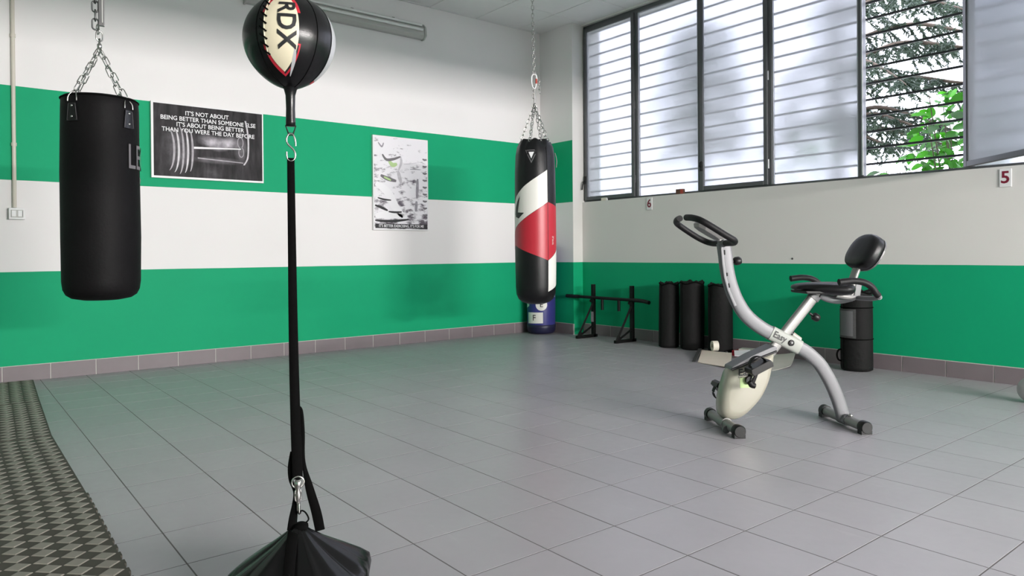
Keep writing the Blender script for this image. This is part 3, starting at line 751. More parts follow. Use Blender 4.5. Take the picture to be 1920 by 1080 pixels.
part('hook_bar', MB().tube([HK, HK + Vector((0, 0, 0.12))], 0.006, 8), 'chrome', br)
chain(HK + Vector((-0.006, 0, 0.05)), HK + Vector((-0.006, 0, 0.14)), small_link, 0.034, br)
cz = 2.355 - Z0
cb = [(-0.020, 0, cz + 0.045), (0.0, 0, cz + 0.062), (0.018, 0, cz + 0.045), (0.016, 0, cz - 0.02), (0.006, 0, cz - 0.056), (-0.010, 0, cz - 0.052), (-0.022, 0, cz - 0.01)]
cbo = part('carabiner', MB().tube(spline(cb, 5, True), 0.0058, 8, closed=True, up=(0, 1, 0)), 'white_plate', br)
part('gate_sleeve', MB().tube([(0.0175, 0, cz + 0.022), (0.0165, 0, cz - 0.018)], 0.0085, 10), 'red_plastic', cbo)
chain((0.034, 0, cz + 0.03), (0.046, 0, cz - 0.10), small_link, 0.034, br)
chain((-0.002, 0, cz + 0.055), (-0.018, 0, RH - Z0), small_link, 0.034, br)
part('side_cord', MB().tube(spline([on_cyl(0.168, 82, 1.26), on_cyl(0.182, 84, 1.20), on_cyl(0.178, 85, 1.14)], 5), 0.004, 6), 'dark_steel', br)
part('ceiling_hook', MB().lathe([(0.045, 0), (0.045, 0.012), (0.02, 0.02)], 20), 'dark_steel', br, loc=(-0.018, 0, RH - Z0 - 0.02))

# ------------------------------------------------------------------ blue bag standing in the corner
bb = thing('punching_bag', 'blue punching bag standing on the floor behind the hanging red one', 'punching bag', (0.205, -0.330, 0), face(0.205, -0.330), 'punching bags')
prof2 = [(0.10, 0.0), (0.135, 0.008), (0.152, 0.03), (0.160, 0.08), (0.163, 0.3), (0.163, 0.7), (0.158, 0.98), (0.14, 1.02), (0.05, 1.03)]
part('bag_body', MB().lathe(prof2, 48, fn=lump), 'blue_vinyl', bb)
part('base_cap', MB().lathe([(0.10, -0.0), (0.138, 0.006), (0.156, 0.03), (0.1635, 0.075), (0.1655, 0.105), (0.163, 0.106)], 48), 'navy_vinyl', bb)
st = patch('white_sticker', 0.1632, 'white_leather', bb, frange(-62, 7, 16), [(-62, 0.122), (7, 0.128)], [(-62, 0.247), (7, 0.250)], 4)
text_on('lettering', 'F', 0.095, lambda x, y: on_cyl(0.1665, -29 + math.degrees(x / 0.163), 0.185 + y), 'print_black', bb, 0.004, cuts=1)
def disc(name, phi, z, r_, m, dr):
    b = MB(); vs = [on_cyl(0.163 + dr, phi, z)]
    for ring in (0.5, 1.0):
        for k in range(24): a = 2 * pi * k / 24; vs.append(on_cyl(0.163 + dr, phi + math.degrees(ring * r_ * math.cos(a) / 0.163), z + ring * r_ * math.sin(a)))
    fs = [(0, 1 + k, 1 + (k + 1) % 24) for k in range(24)] + [(1 + k, 25 + k, 25 + (k + 1) % 24, 1 + (k + 1) % 24) for k in range(24)]
    return part(name, b.add(vs, fs, True), m, bb)
disc('white_sticker', 1, 0.335, 0.066, 'white_leather', 0.0022)
text_on('lettering', 'E', 0.080, lambda x, y: on_cyl(0.1665, 1 + math.degrees(x / 0.163), 0.335 + y), 'print_black', bb, 0.006, cuts=1)
patch('white_sticker', 0.1632, 'white_leather', bb, frange(-75, -55, 6), [(-75, 0.295), (-55, 0.318)], [(-75, 0.36), (-55, 0.345)], 4)
patch('white_sticker', 0.1632, 'photo_light', bb, frange(58, 72, 5), [(58, 0.42)], [(58, 0.54)], 6)

# ------------------------------------------------------------------ double-end ball on its strap, with the weight bag
db = thing('double_end_ball', 'black and cream double-end ball stretched on a black strap', 'punch ball', (4.575, -4.963, 0), face(4.575, -4.963))
BC = Vector((-0.008, 0, 1.490)); BR = 0.1175
def ballpt(lon, lat, dr=0.0):      # degrees; lon 0 faces the camera; pear-shaped towards the lower neck
    a, e = math.radians(lon), math.radians(lat); r = BR + dr
    low = max(0.0, -math.sin(e)); z = r * math.sin(e) * (1 + 0.09 * low ** 5)
    c = r * math.cos(e) * (1 - 0.02 * low)
    return BC + Vector((c * math.sin(a), -c * math.cos(a), z))
def ball_patch(name, lons, f0, f1, m, dr, rows=24):
    vs = []; fs = []
    for i in range(rows + 1):
        t = i / rows; e = lons[0] + (lons[1] - lons[0]) * t; a0, a1 = f0(e), f1(e)
        for k in range(9): vs.append(ballpt(a0 + (a1 - a0) * k / 8, e, dr))
    for i in range(rows):
        for k in range(8): fs.append((i * 9 + k, i * 9 + k + 1, (i + 1) * 9 + k + 1, (i + 1) * 9 + k))
    return part(name, MB().add(vs, fs, True), m, db)
vs = []; fs = []; NL, NA = 64, 40
for i in range(NA + 1):
    for k in range(NL): vs.append(ballpt(360 * k / NL, -89.9 + 179.8 * i / NA))
for i in range(NA):
    for k in range(NL): fs.append((i * NL + k, i * NL + (k + 1) % NL, (i + 1) * NL + (k + 1) % NL, (i + 1) * NL + k))
fs += [tuple(reversed(range(NL))), tuple(NA * NL + k for k in range(NL))]
part('ball', MB().add(vs, fs, True), 'black_leather', db)
# cream pointed panel, red edging, grey side panel
cl = lambda e: -10.0
hw = lambda e: 21.5 * max(0.0, 1 - (abs(e) / 54.0) ** 2.2) / max(0.30, math.cos(math.radians(e)))
ball_patch('cream_panel', (-54, 54), lambda e: cl(e) - hw(e), lambda e: cl(e) + hw(e), 'cream_leather', 0.0016)
hr = lambda e: 25.0 * max(0.0, 1 - (abs(e) / 61.0) ** 2.2) / max(0.30, math.cos(math.radians(e)))
ball_patch('red_edging', (-61, -18), lambda e: cl(e) - hr(e), lambda e: cl(e) + hr(e), 'red_vinyl', 0.0008)
h3 = lambda e: 23.3 * max(0.0, 1 - (abs(e) / 57.5) ** 2.2) / max(0.30, math.cos(math.radians(e)))
ball_patch('black_edging', (-57.5, -20), lambda e: cl(e) - h3(e) * 0.2, lambda e: cl(e) + h3(e), 'print_black', 0.0012)
ball_patch('grey_blade', (-60, -22), lambda e: 8 + (e + 22) * 0.16 + 4.0 * math.sin(pi * (e + 60) / 38), lambda e: 8 + (e + 22) * 0.16 - 1.5, 'grey_leather', 0.0018)
ball_patch('red_edging', (20, 61), lambda e: cl(e) - hr(e), lambda e: cl(e) + hr(e), 'red_vinyl', 0.0008)
ball_patch('grey_panel', (-58, 58), lambda e: 78 - 14 * math.cos(math.radians(e * 1.5)), lambda e: 150, 'grey_leather', 0.0014)
ball_patch('red_edging', (-64, -50), lambda e: 80, lambda e: 120, 'red_vinyl', 0.0010)
text_on('lettering', 'RDX', 0.062, lambda x, y: ballpt(-4.0 + math.degrees(y / 0.115), math.degrees((-x + 0.012) / BR), 0.0032), 'print_black', db, 0.022, sx=0.98, cuts=2)
for e in range(-30, 60, 9):      # laced seam left of the panel
    p = [ballpt(cl(e) - 26 + 9 * t, e + 5 - 7 * t, 0.003) for t in (0, 0.3, 0.6, 1.0)]
    part('lace', MB().tube(p, 0.0022, 6), 'black_web', db)
part('lace_seam', MB().tube([ballpt(cl(e) - 20.5, e, 0.001) for e in range(-32, 60, 4)], 0.0018, 6), 'cream_leather', db)
for sgn in (1, -1):   # panel seams
    part('panel_seam', MB().tube([ballpt(36 * sgn - (6 if sgn < 0 else 0) * 1.0, e, 0.0003) for e in range(-80, 84, 4)], 0.0012, 6), 'black_web', db)
part('neck_sleeve', MB().lathe([(0.0125, 1.264), (0.0125, 1.275), (0.0115, 1.31), (0.0125, 1.345), (0.017, 1.362), (0.032, 1.372), (0.045, 1.378)], 20), 'black_leather', db, loc=(-0.007, 0, 0))
tri = [(-0.020, 0, 1.265), (0.006, 0, 1.265), (-0.002, 0, 1.240), (-0.011, 0, 1.240)]
part('triangle_ring', MB().tube(tri, 0.0022, 8, closed=True, up=(0, 1, 0)), 'black_iron', db)
sh = [(-0.016, 0.004, 1.222), (-0.019, 0, 1.232), (-0.010, -0.002, 1.245), (0.002, 0, 1.240), (0.007, 0.002, 1.218), (0.003, 0.003, 1.208), (-0.012, 0, 1.220), (-0.017, -0.003, 1.225)]
sh = [(0.005, 0, 1.212), (0.004, 0, 1.228), (-0.002, 0, 1.243), (-0.012, 0, 1.243), (-0.018, 0, 1.228), (-0.014, 0, 1.216), (-0.002, 0, 1.204), (0.004, 0, 1.192), (0.002, 0, 1.178), (-0.007, 0, 1.172), (-0.016, 0, 1.178), (-0.018, 0, 1.196)]
part('s_hook', MB().tube(spline(sh, 5), 0.0024, 8, up=(0, 1, 0)), 'chrome', db)
def band(name, pts, hw_, th, m, parent, face=None, bevel=0):
    """flat strap along pts; hw_ half width(s); face = direction of its width"""
    return part(name, MB().tube(spline(pts, 8), hw_ if not isinstance(hw_, list) else spl1(hw_, 8), 8, ry=th, up=face or (1, 0, 0), power=0.35), m, parent)
def spl1(vals, n):
    v = spline([(x, 0, 0) for x in vals], n); return [p.x for p in v]
band('elastic_strap', [(-0.0075, 0, 1.180), (-0.0065, 0, 0.95), (-0.005, 0, 0.70), (-0.002, 0, 0.50), (0.001, 0, 0.40), (0.002, 0, 0.328)], [0.0095, 0.0105, 0.012, 0.0130, 0.0140, 0.0135], 0.0022, 'black_web', db)
band('strap_tail', [(0.008, 0.006, 0.520), (0.014, 0.010, 0.505), (0.017, 0.010, 0.45), (0.0185, 0.006, 0.37), (0.032, 0.012, 0.30), (0.050, 0.03, 0.225), (0.060, 0.04, 0.17)], [0.002, 0.004, 0.005, 0.0045, 0.0105, 0.013, 0.013], 0.0016, 'black_web', db)
band('strap_tail', [(-0.012, 0.008, 0.40), (-0.0165, 0.010, 0.36), (-0.0145, 0.010, 0.325), (-0.006, 0.008, 0.292), (-0.005, 0.004, 0.262), (-0.010, 0.0, 0.225), (-0.014, -0.004, 0.195)], [0.004, 0.006, 0.006, 0.0035, 0.0075, 0.011, 0.012], 0.0016, 'black_web', db)
part('ring', MB().tube([(0.003 + 0.0155 * math.cos(a), -0.002, 0.320 + 0.0155 * math.sin(a)) for a in [2 * pi * k / 24 for k in range(24)]], 0.0024, 8, closed=True, up=(0, 1, 0)), 'chrome', db)
part('swivel', MB().lathe([(0.003, 0.238), (0.0042, 0.250), (0.0035, 0.262), (0.007, 0.275), (0.0085, 0.290), (0.006, 0.302), (0.009, 0.312), (0.010, 0.320), (0.006, 0.328)], 14), 'chrome', db, loc=(0.003, -0.004, 0))
link('chain_link', link_mesh(0.034, 0.015, 0.0024, 'chrome'), db, (0.003, -0.004, 0.286), (0, 0, 0.3))
link('chain_link', link_mesh(0.030, 0.013, 0.0024, 'chrome'), db, (0.006, -0.004, 0.252), (0, 0.1, 1.5))
# upper cord to the ceiling
part('upper_loop', MB().lathe([(0.03, 1.602), (0.014, 1.618), (0.012, 1.66)], 16), 'black_leather', db, loc=(-0.008, 0, 0))
band('elastic_strap', [(-0.008, 0, 1.65), (-0.008, 0, 2.6), (-0.008, 0, RH - 0.02)], 0.010, 0.0022, 'black_web', db)
part('ceiling_hook', MB().lathe([(0.012, -0.03), (0.04, -0.012), (0.04, 0)], 18), 'dark_steel', db, loc=(-0.008, 0, RH))

wb = thing('weight_bag', 'gathered black vinyl weight bag anchoring the ball strap', 'weight bag', (4.579, -4.961, 0), face(4.579, -4.961))
def pleat(a, r, z):
    sq = 1 / max(abs(math.cos(a + 0.45)), abs(math.sin(a + 0.45))) ** 0.55
    f = min(1.0, max(0.0, (0.205 - z) / 0.08)); g = 1 if z > 0.10 else max(0.25, z / 0.10)
    p = (abs(math.sin(5 * a + 0.6 * math.sin(2 * a))) - 0.6) * 0.065 + math.sin(19 * a + 1.3) * 0.012
    return (r * (1 + (sq - 1) * 0.6 * f) * (1 + p * g * 1.2), z * (1 + 0.05 * f * math.sin(5 * a + 1)))
part('bag_body', MB().lathe([(0.15, 0.0), (0.168, 0.010), (0.176, 0.035), (0.180, 0.062), (0.174, 0.084), (0.150, 0.103), (0.105, 0.134), (0.062, 0.164), (0.032, 0.188), (0.016, 0.204)], 144, fn=pleat), 'black_pvc', wb)
part('neck_tie', MB().lathe([(0.016, 0.196), (0.020, 0.200), (0.019, 0.208), (0.012, 0.212)], 16), 'black_web', wb, loc=(0.006, 0, 0))
part('cord_loop', MB().tube(spline([(0.006, 0, 0.206), (0.020, 0, 0.212), (0.026, 0, 0.221), (0.018, 0, 0.238), (0.008, 0, 0.244), (0.004, 0, 0.236)], 5), 0.0022, 6), 'black_web', wb)
band('carry_strap', [(-0.012, -0.012, 0.198), (-0.018, -0.06, 0.176), (-0.024, -0.13, 0.136), (-0.028, -0.200, 0.088), (-0.03, -0.208, 0.02)], 0.014, 0.0016, 'black_web', wb)

# ------------------------------------------------------------------ pull-up bar leaning in the corner
pu = thing('pull_up_bar', 'black iron pull-up bar frame standing by the blue bag', 'pull-up bar', (1.13, -0.145, 0))
PX = (0.862 - 1.13, 1.420 - 1.13)
for i, x in enumerate(PX):
    dz = 0.0
    part('upright', MB().box(x - 0.019, x + 0.019, -0.018, 0.018, 0.0, 0.573), 'black_iron', pu, 0.002, 1)
    part('base_bar', MB().box(x - 0.019, x + 0.019, -0.255, 0.045, 0.0, 0.030), 'black_iron', pu, 0.002, 1)
    part('diagonal', MB().tube([(x, -0.235, 0.015), (x, -0.010, 0.365)], 0.016, 4, up=(1, 0, 0), ry=0.013, smooth=False), 'black_iron', pu)
    part('short_strut', MB().tube([(x, -0.205, 0.03), (x, -0.01, 0.125)], 0.016, 4, up=(1, 0, 0), ry=0.012, smooth=False), 'black_iron', pu)
    part('foot_gusset', MB().add([(x - 0.016, -0.25, 0), (x - 0.016, -0.17, 0), (x - 0.016, -0.20, 0.075), (x + 0.016, -0.25, 0), (x + 0.016, -0.17, 0), (x + 0.016, -0.20, 0.075)], [(0, 1, 2), (5, 4, 3), (0, 3, 4, 1), (1, 4, 5, 2), (2, 5, 3, 0)]), 'black_iron', pu)
    part('bolt', MB().lathe([(0.017, 0), (0.017, 0.02), (0.010, 0.026)], 6), 'black_iron', pu, loc=(x - 0.019, -0.005, 0.393), rot=(0, -pi / 2, 0))
part('sticker', MB().box(PX[0] - 0.0195, PX[0] + 0.0195, -0.0195, -0.018, 0.165, 0.275), 'photo_grey', pu)
bar_pts = [(-0.66, -0.03, 0.432), (-0.50, -0.03, 0.432), (0.42, -0.03, 0.428), (0.49, -0.035, 0.424), (0.56, -0.05, 0.415)]
part('crossbar', MB().tube(bar_pts, 0.0165, 12), 'black_iron', pu)
part('grip', MB().tube([(0.33, -0.03, 0.4285), (0.42, -0.03, 0.428), (0.49, -0.035, 0.424), (0.562, -0.0505, 0.4148)], 0.0195, 12), 'black_foam', pu)
part('grip', MB().tube([(-0.663, -0.03, 0.432), (-0.46, -0.03, 0.432)], 0.0195, 12), 'black_foam', pu)
for x in (-0.105, 0.135): part('hand_peg', MB().tube([(x, -0.03, 0.43), (x, -0.03, 0.305)], 0.0165, 12), 'black_iron', pu)

# ------------------------------------------------------------------ rolled mats in black bags
def rolled(x, y, r, h, label, lean=0.0, seed=1, mesh_win=False):
    t = thing('rolled_mat', label, 'mat roll', (x, y, 0), face(x, y), 'rolled mats in black bags')
    rnd = random.Random(seed); ph_ = [rnd.uniform(0, 6) for _ in range(6)]
    def fn(a, rr, z):
        w_ = 1 + 0.022 * math.sin(2 * a + ph_[0] + z * 3) + 0.012 * math.sin(5 * a + ph_[1] - z * 8) + 0.010 * math.sin(z * 21 + ph_[2]) * math.sin(3 * a)
        top = max(0, (z - h + 0.06) / 0.06)
        return (rr * w_, z + top * (0.010 * math.sin(4 * a + ph_[3]) + 0.006 * math.sin(9 * a + ph_[4])))
    pr = [(r * 0.85, 0), (r * 0.98, 0.008), (r, 0.03), (r * 1.0, h * 0.3), (r * 1.01, h * 0.6), (r * 0.985, h * 0.93), (r * 0.96, h - 0.012), (r * 0.88, h), (r * 0.80, h - 0.004), (r * 0.4, h - 0.018), (0.012, h - 0.012)]
    o = part('cover', MB().lathe(pr, 56, fn=fn), 'black_fabric', t)
    part('drawstring_hem', MB().tube([(r * 0.985 * math.cos(a), r * 0.985 * math.sin(a), h - 0.014 + 0.009 * math.sin(4 * a + ph_[3])) for a in [2 * pi * k / 40 for k in range(40)]], 0.006, 6, closed=True, up=(0, 0, 1)), 'black_web', t)
    part('side_seam', MB().tube([on_cyl(r * 1.012, -52, z) for z in frange(0.02, h - 0.02, 16)], 0.0035, 6), 'black_web', t)
    if lean: t.rotation_euler = (0, lean, face(x, y))
    return t
rolled(1.940, -0.200, 0.095, 0.625, 'slim black rolled mat bag nearest the pull-up bar', 0.01, 1)
rolled(2.178, -0.150, 0.112, 0.640, 'widest black rolled mat bag, middle of the three by the wall', 0.0, 2)
rolled(2.478, -0.130, 0.107, 0.625, 'greenish black rolled mat bag partly behind the bike\'s handlebar post', 0.0, 3)
r4 = rolled(3.755, -0.190, 0.112, 0.615, 'black mat bag with a mesh window standing beside the bike seat', 0.0, 4)
def rr4(z): return 0.1165
patch('mesh_window', rr4, 'black_mesh', r4, frange(-88, -2, 18), [(-88, 0.255)], [(-88, 0.475)], 10)
patch('clear_label', rr4, 'grey_plastic', r4, frange(-70, -12, 14), [(-70, 0.27)], [(-70, 0.46)], 10, 0.003)
part('top_seam', MB().tube([on_cyl(0.115, k * 10, 0.485) for k in range(36)], 0.004, 6, closed=True, up=(0, 0, 1)), 'black_web', r4)
part('bottom_seam', MB().tube([on_cyl(0.1155, k * 10, 0.245) for k in range(36)], 0.004, 6, closed=True, up=(0, 0, 1)), 'black_web', r4)
part('carry_loop', MB().tube(spline([(-0.106, -0.03, 0.160), (-0.128, -0.03, 0.150), (-0.138, -0.03, 0.115), (-0.128, -0.03, 0.078), (-0.104, -0.03, 0.070)], 5), 0.0065, 6, ry=0.010, up=(1, 0, 0)), 'black_web', r4)
# pale rounded ball just entering the picture at the right
gb = thing('exercise_ball', 'pale grey ball on the floor at the right edge of the picture', 'ball', (5.005, -0.600, 0), ANG)
part('ball', MB().lathe([(0.02 + 0.0, 0.001)] + [(0.078 * math.cos(a), 0.078 + 0.078 * math.sin(a)) for a in [(-78 + 12 * k) * pi / 180 for k in range(14)]] + [(0.006, 0.1559)], 32), 'ball_grey', gb)
part('valve', MB().lathe([(0.008, 0), (0.008, 0.004), (0.003, 0.005)], 10), 'dark_stuff', gb, loc=(0, 0, 0.154))

# ------------------------------------------------------------------ paper, cardboard and packaging on the floor
def sheet(name, pts, m, label, cat, curl=0.0, th=0.003, z=0.0015, n=8):
    """four-cornered sheet with thickness, a little curl along its far edge"""
    c = [Vector(p) for p in pts]; vs = []; cen = sum(c, Vector((0, 0))) / 4
    o = thing(name, label, cat, (cen.x, cen.y, 0))
    for s_ in (0, 1):
        for j in range(n + 1):
            for i in range(n + 1):
                u, v = i / n, j / n
                p = (c[0] * (1 - u) + c[1] * u) * (1 - v) + (c[3] * (1 - u) + c[2] * u) * v - cen
                h = z + curl * (u ** 2) * (0.6 + 0.4 * v) + abs(curl) * 0.25 * v * v
                vs.append((p.x, p.y, h + (th if s_ else 0)))
    q = (n + 1) ** 2; fs = []
    for j in range(n):
        for i in range(n):
            a = j * (n + 1) + i; fs += [(a, a + n + 1, a + n + 2, a + 1), (q + a, q + a + 1, q + a + n + 2, q + a + n + 1)]
    rimi = list(range(n + 1)) + [(j + 1) * (n + 1) - 1 for j in range(1, n + 1)][0:] + [n * (n + 1) + i for i in range(n - 1, -1, -1)] + [j * (n + 1) for j in range(n - 1, 0, -1)]
    fs += [(rimi[i], rimi[(i + 1) % len(rimi)], rimi[(i + 1) % len(rimi)] + q, rimi[i] + q) for i in range(len(rimi))]
    part('sheet', MB().add(vs, fs), m, o)
    return o
s1 = sheet('cardboard_sheet', [(2.730, -0.800), (2.405, -0.310), (2.810, -0.440), (3.100, -0.880)], 'card', 'large pale cardboard sheet on the floor left of the bike housing', 'cardboard', 0.040, 0.005)
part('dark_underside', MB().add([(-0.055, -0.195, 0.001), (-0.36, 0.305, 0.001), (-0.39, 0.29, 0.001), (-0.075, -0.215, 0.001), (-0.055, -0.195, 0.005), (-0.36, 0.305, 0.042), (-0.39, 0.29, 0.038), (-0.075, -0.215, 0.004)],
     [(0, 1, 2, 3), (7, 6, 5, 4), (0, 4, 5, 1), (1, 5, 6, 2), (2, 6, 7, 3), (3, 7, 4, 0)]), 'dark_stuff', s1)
sheet('paper_sheet', [(3.360, -0.720), (3.00, -0.160), (3.215, -0.130), (3.372, -0.480)], 'old_paper', 'crumpled greyish paper on the floor under the bike frame', 'paper', 0.055, 0.002)
tp = thing('tape_roll', 'cream roll of tape lying on the cardboard sheet', 'tape roll', (2.560, -0.330, 0.0), math.radians(-35))
prf = [(0.018, -0.025), (0.045, -0.025), (0.045, 0.025), (0.018, 0.025)]
b = MB(); vs = []; fs = []; sg = 28
for k in range(sg):
    a = 2 * pi * k / sg
    for r_, y in prf: vs.append((r_ * math.cos(a), y, 0.082 + r_ * math.sin(a)))
for k in range(sg):
    k2 = (k + 1) % sg
    for j in range(4): fs.append((k * 4 + j, k * 4 + (j + 1) % 4, k2 * 4 + (j + 1) % 4, k2 * 4 + j))
part('tape', b.add(vs, fs), 'tape', tp)
part('core', MB().tube([(0.016 * math.cos(2 * pi * k / 20), 0.0, 0.082 + 0.016 * math.sin(2 * pi * k / 20)) for k in range(20)], 0.0022, 6, closed=True, ry=0.024, up=(0, 0, 1)), 'brown_box', tp)
rb = thing('packet', 'flat red and brown packet lying beside the tape roll', 'packet', (2.790, -0.150, 0), math.radians(10))
part('lower_box', MB().box(-0.13, 0.12, -0.07, 0.07, 0, 0.045), 'red_vinyl', rb, 0.003)
part('upper_box', MB().box(-0.08, 0.12, -0.05, 0.06, 0.045, 0.062), 'old_paper', rb, 0.003, rot=(0, 0, 0.12))
wp = sheet('paper_sheet', [(2.800, -0.385), (2.715, -0.265), (2.860, -0.245), (2.950, -0.365)], 'paper', 'white paper lying in front of the red packet', 'paper', 0.03, 0.012, 0.022)
dk = thing('box_cutter', 'small dark tool between the tape roll and the packet', 'tool', (2.635, -0.268, 0.0), math.radians(-15))
part('handle', MB().box(-0.08, 0.05, -0.014, 0.014, 0.0, 0.026), 'dark_stuff', dk, 0.005)
part('slider', MB().box(-0.01, 0.015, -0.006, 0.006, 0.026, 0.034), 'grey_plastic', dk, 0.002)
rm = thing('magazine', 'dark folded leaflet behind the white paper', 'leaflet', (3.010, -0.120, 0.0), math.radians(8))
part('cover', MB().box(-0.08, 0.08, -0.05, 0.05, 0.0, 0.014), 'dark_stuff', rm, 0.002)
part('pages', MB().box(-0.077, 0.082, -0.047, 0.047, 0.003, 0.011), 'paper', rm)

# ------------------------------------------------------------------ folding exercise bike
bk = thing('exercise_bike', 'silver folding exercise bike with white housing, black seat and backrest', 'exercise bike', (4.365, -2.245, 0), math.atan2(0.834, 0.552))
# local x along the bike to its rear, local y away from the camera, z up
def P(s_, z, t=0.0): return (s_, -t, z)
mainA = spline([P(-0.320, 0.965), P(-0.311, 0.899), P(-0.303, 0.829), P(-0.284, 0.746), P(-0.250, 0.662), P(-0.199, 0.586), P(-0.127, 0.526), P(-0.055, 0.486), P(0.010, 0.453)], 5)
mainB = spline([P(0.010, 0.453), P(0.075, 0.420), P(0.119, 0.396), P(0.165, 0.358), P(0.205, 0.315), P(0.255, 0.232), P(0.297, 0.135), P(0.328, 0.035)], 5)
part('handlebar_post', MB().tube(mainA, 0.0355, 20, ry=0.022, up=(0, 1, 0), power=0.55), 'silver', bk) if False else None
def oval(pts, a, b_, m, name, pw=0.6): # a: half size in the bike plane, b_: half thickness across
    return part(name, MB().tube(pts, b_, 20, ry=a, up=(0, 1, 0), power=pw), m, bk)
oval(mainA, 0.036, 0.022, 'silver', 'handlebar_post')
oval(mainB, 0.034, 0.022, 'silver', 'rear_leg')
part('joint_sleeve', MB().tube([P(-0.072, 0.4955), P(0.0, 0.458), P(0.085, 0.4145)], 0.0245, 20, ry=0.0385, up=(0, 1, 0), power=0.5), 'sticker', bk)
# slot of the telescopic post, with holes
for z0, z1, s0, s1_ in ((0.905, 0.930, -0.3225, -0.3245), (0.795, 0.812, -0.3100, -0.3115), (0.735, 0.757, -0.2985, -0.3025)):
    part('slot', MB().tube([P(s0, z0, 0.0225), P(s1_, z1, 0.0225)], 0.0045, 8), 'print_black', bk)
part('inner_post', MB().tube([P(-0.3375, 0.955, 0.0225), P(-0.330, 0.86, 0.0228), P(-0.321, 0.79, 0.0228), P(-0.302, 0.72, 0.0228), P(-0.268, 0.64, 0.0228)], 0.0085, 8, ry=0.0012, up=(1, 0, 0)), 'silver', bk)
oval(spline([P(-0.300, 0.075), P(-0.20, 0.215), P(-0.085, 0.375), P(0.0, 0.480), P(0.172, 0.685)], 4), 0.027, 0.018, 'pale_silver', 'seat_tube')
oval([P(0.150, 0.658), P(0.205, 0.724)], 0.021, 0.014, 'pale_silver', 'seat_post')
part('collar', MB().tube([P(0.160, 0.668), P(0.176, 0.688)], 0.021, 16, ry=0.030, up=(0, 1, 0), power=0.5), 'grey_plastic', bk)
# joint pin, lever
part('pivot_bolt', MB().lathe([(0.016, 0), (0.016, 0.005), (0.010, 0.007)], 20), 'print_black', bk, loc=P(0.030, 0.4425, 0.0245), rot=(pi / 2, 0, 0))
part('pivot_centre', MB().lathe([(0.007, 0), (0.006, 0.009), (0.002, 0.010)], 14), 'chrome', bk, loc=P(0.030, 0.4425, 0.0245), rot=(pi / 2, 0, 0))
part('lock_lever', MB().tube([P(0.045, 0.487, -0.01), P(0.093, 0.452, -0.01)], 0.017, 16), 'cream_plastic', bk)
part('lever_base', MB().tube([P(0.032, 0.497, -0.01), P(0.050, 0.484, -0.01)], 0.019, 14), 'black_plastic', bk)
d = Vector((0.157, -0.081)).normalized(); rotb = math.atan2(d.y, d.x)
text_on('lettering', 'Easy', 0.048, lambda x, y: P(-0.030 + x * d.x - y * d.y, 0.4745 + x * d.y + y * d.x, 0.0258), 'print_black', bk, 0.02, sx=0.9)
# knobs
def knob(s_, z, t, dirv, r_=0.022, ln=0.030):
    a = Vector(P(s_, z, t)); q = Vector(dirv).normalized(); q = Vector((q.x, 0, q.z))
    o = part('knob', MB().tube([a - q * 0.028, a - q * 0.006], 0.007, 8).tube([a - q * 0.006, a, a + q * ln * 0.7, a + q * ln], [r_ * 0.8, r_, r_, r_ * 0.75], 12), 'black_plastic', bk)
knob(-0.258, 0.871, 0.0, (1, 0, 0.1)); knob(0.168, 0.578, 0.0, (0.8, 0, -0.5), 0.021)
# handlebar: two foam-covered arms that almost close into a loop
for sg_ in (1, -1):
    pts = [P(-0.322, 0.965, 0.02 * sg_), P(-0.322, 0.965, 0.08 * sg_), P(-0.325, 0.967, 0.150 * sg_), P(-0.345, 0.978, 0.195 * sg_), P(-0.395, 1.005, 0.205 * sg_), P(-0.470, 1.052, 0.200 * sg_), P(-0.510, 1.078, 0.180 * sg_), P(-0.528, 1.092, 0.120 * sg_), P(-0.535, 1.097, 0.052 * sg_)]
    part('handlebar_grip', MB().tube(spline(pts, 6), 0.0165, 14), 'black_foam', bk)
part('handlebar_clamp', MB().tube([P(-0.322, 0.965, -0.035), P(-0.322, 0.965, 0.035)], 0.019, 14), 'silver', bk)
con = [(-0.075, -0.045), (-0.03, -0.060), (0.04, -0.060), (0.078, -0.040), (0.078, 0.040), (0.04, 0.060), (-0.03, 0.060), (-0.075, 0.045)]
cdir = Vector((-0.83, 0, 0.50)).normalized(); cn = Vector((0.50, 0, 0.83)).normalized()
b = MB(); vs = []
for h_, k_ in ((-0.016, 0.85), (0.0, 1.0), (0.012, 0.96), (0.017, 0.86)):
    for x, y in con:
        q = Vector((-0.400, 0, 1.028)) + cdir * (x * k_) + Vector((0, y * k_, 0)) + cn * h_; vs.append(q)
fs = [(i * 8 + j, i * 8 + (j + 1) % 8, (i + 1) * 8 + (j + 1) % 8, (i + 1) * 8 + j) for i in range(3) for j in range(8)] + [tuple(reversed(range(8))), tuple(range(24, 32))]
con_o = part('console', b.add(vs, fs), 'pale_silver', bk, 0.003)
part('screen', MB().add([Vector((-0.400, 0, 1.028)) + cdir * x + Vector((0, y, 0)) + cn * 0.0178 for x, y in ((-0.01, -0.035), (0.05, -0.035), (0.05, 0.035), (-0.01, 0.035))], [(0, 1, 2, 3)]), 'grey_plastic', con_o)
part('console_stem', MB().tube([P(-0.325, 0.965), P(-0.345, 0.985), P(-0.365, 1.000)], 0.012, 10), 'pale_silver', bk)
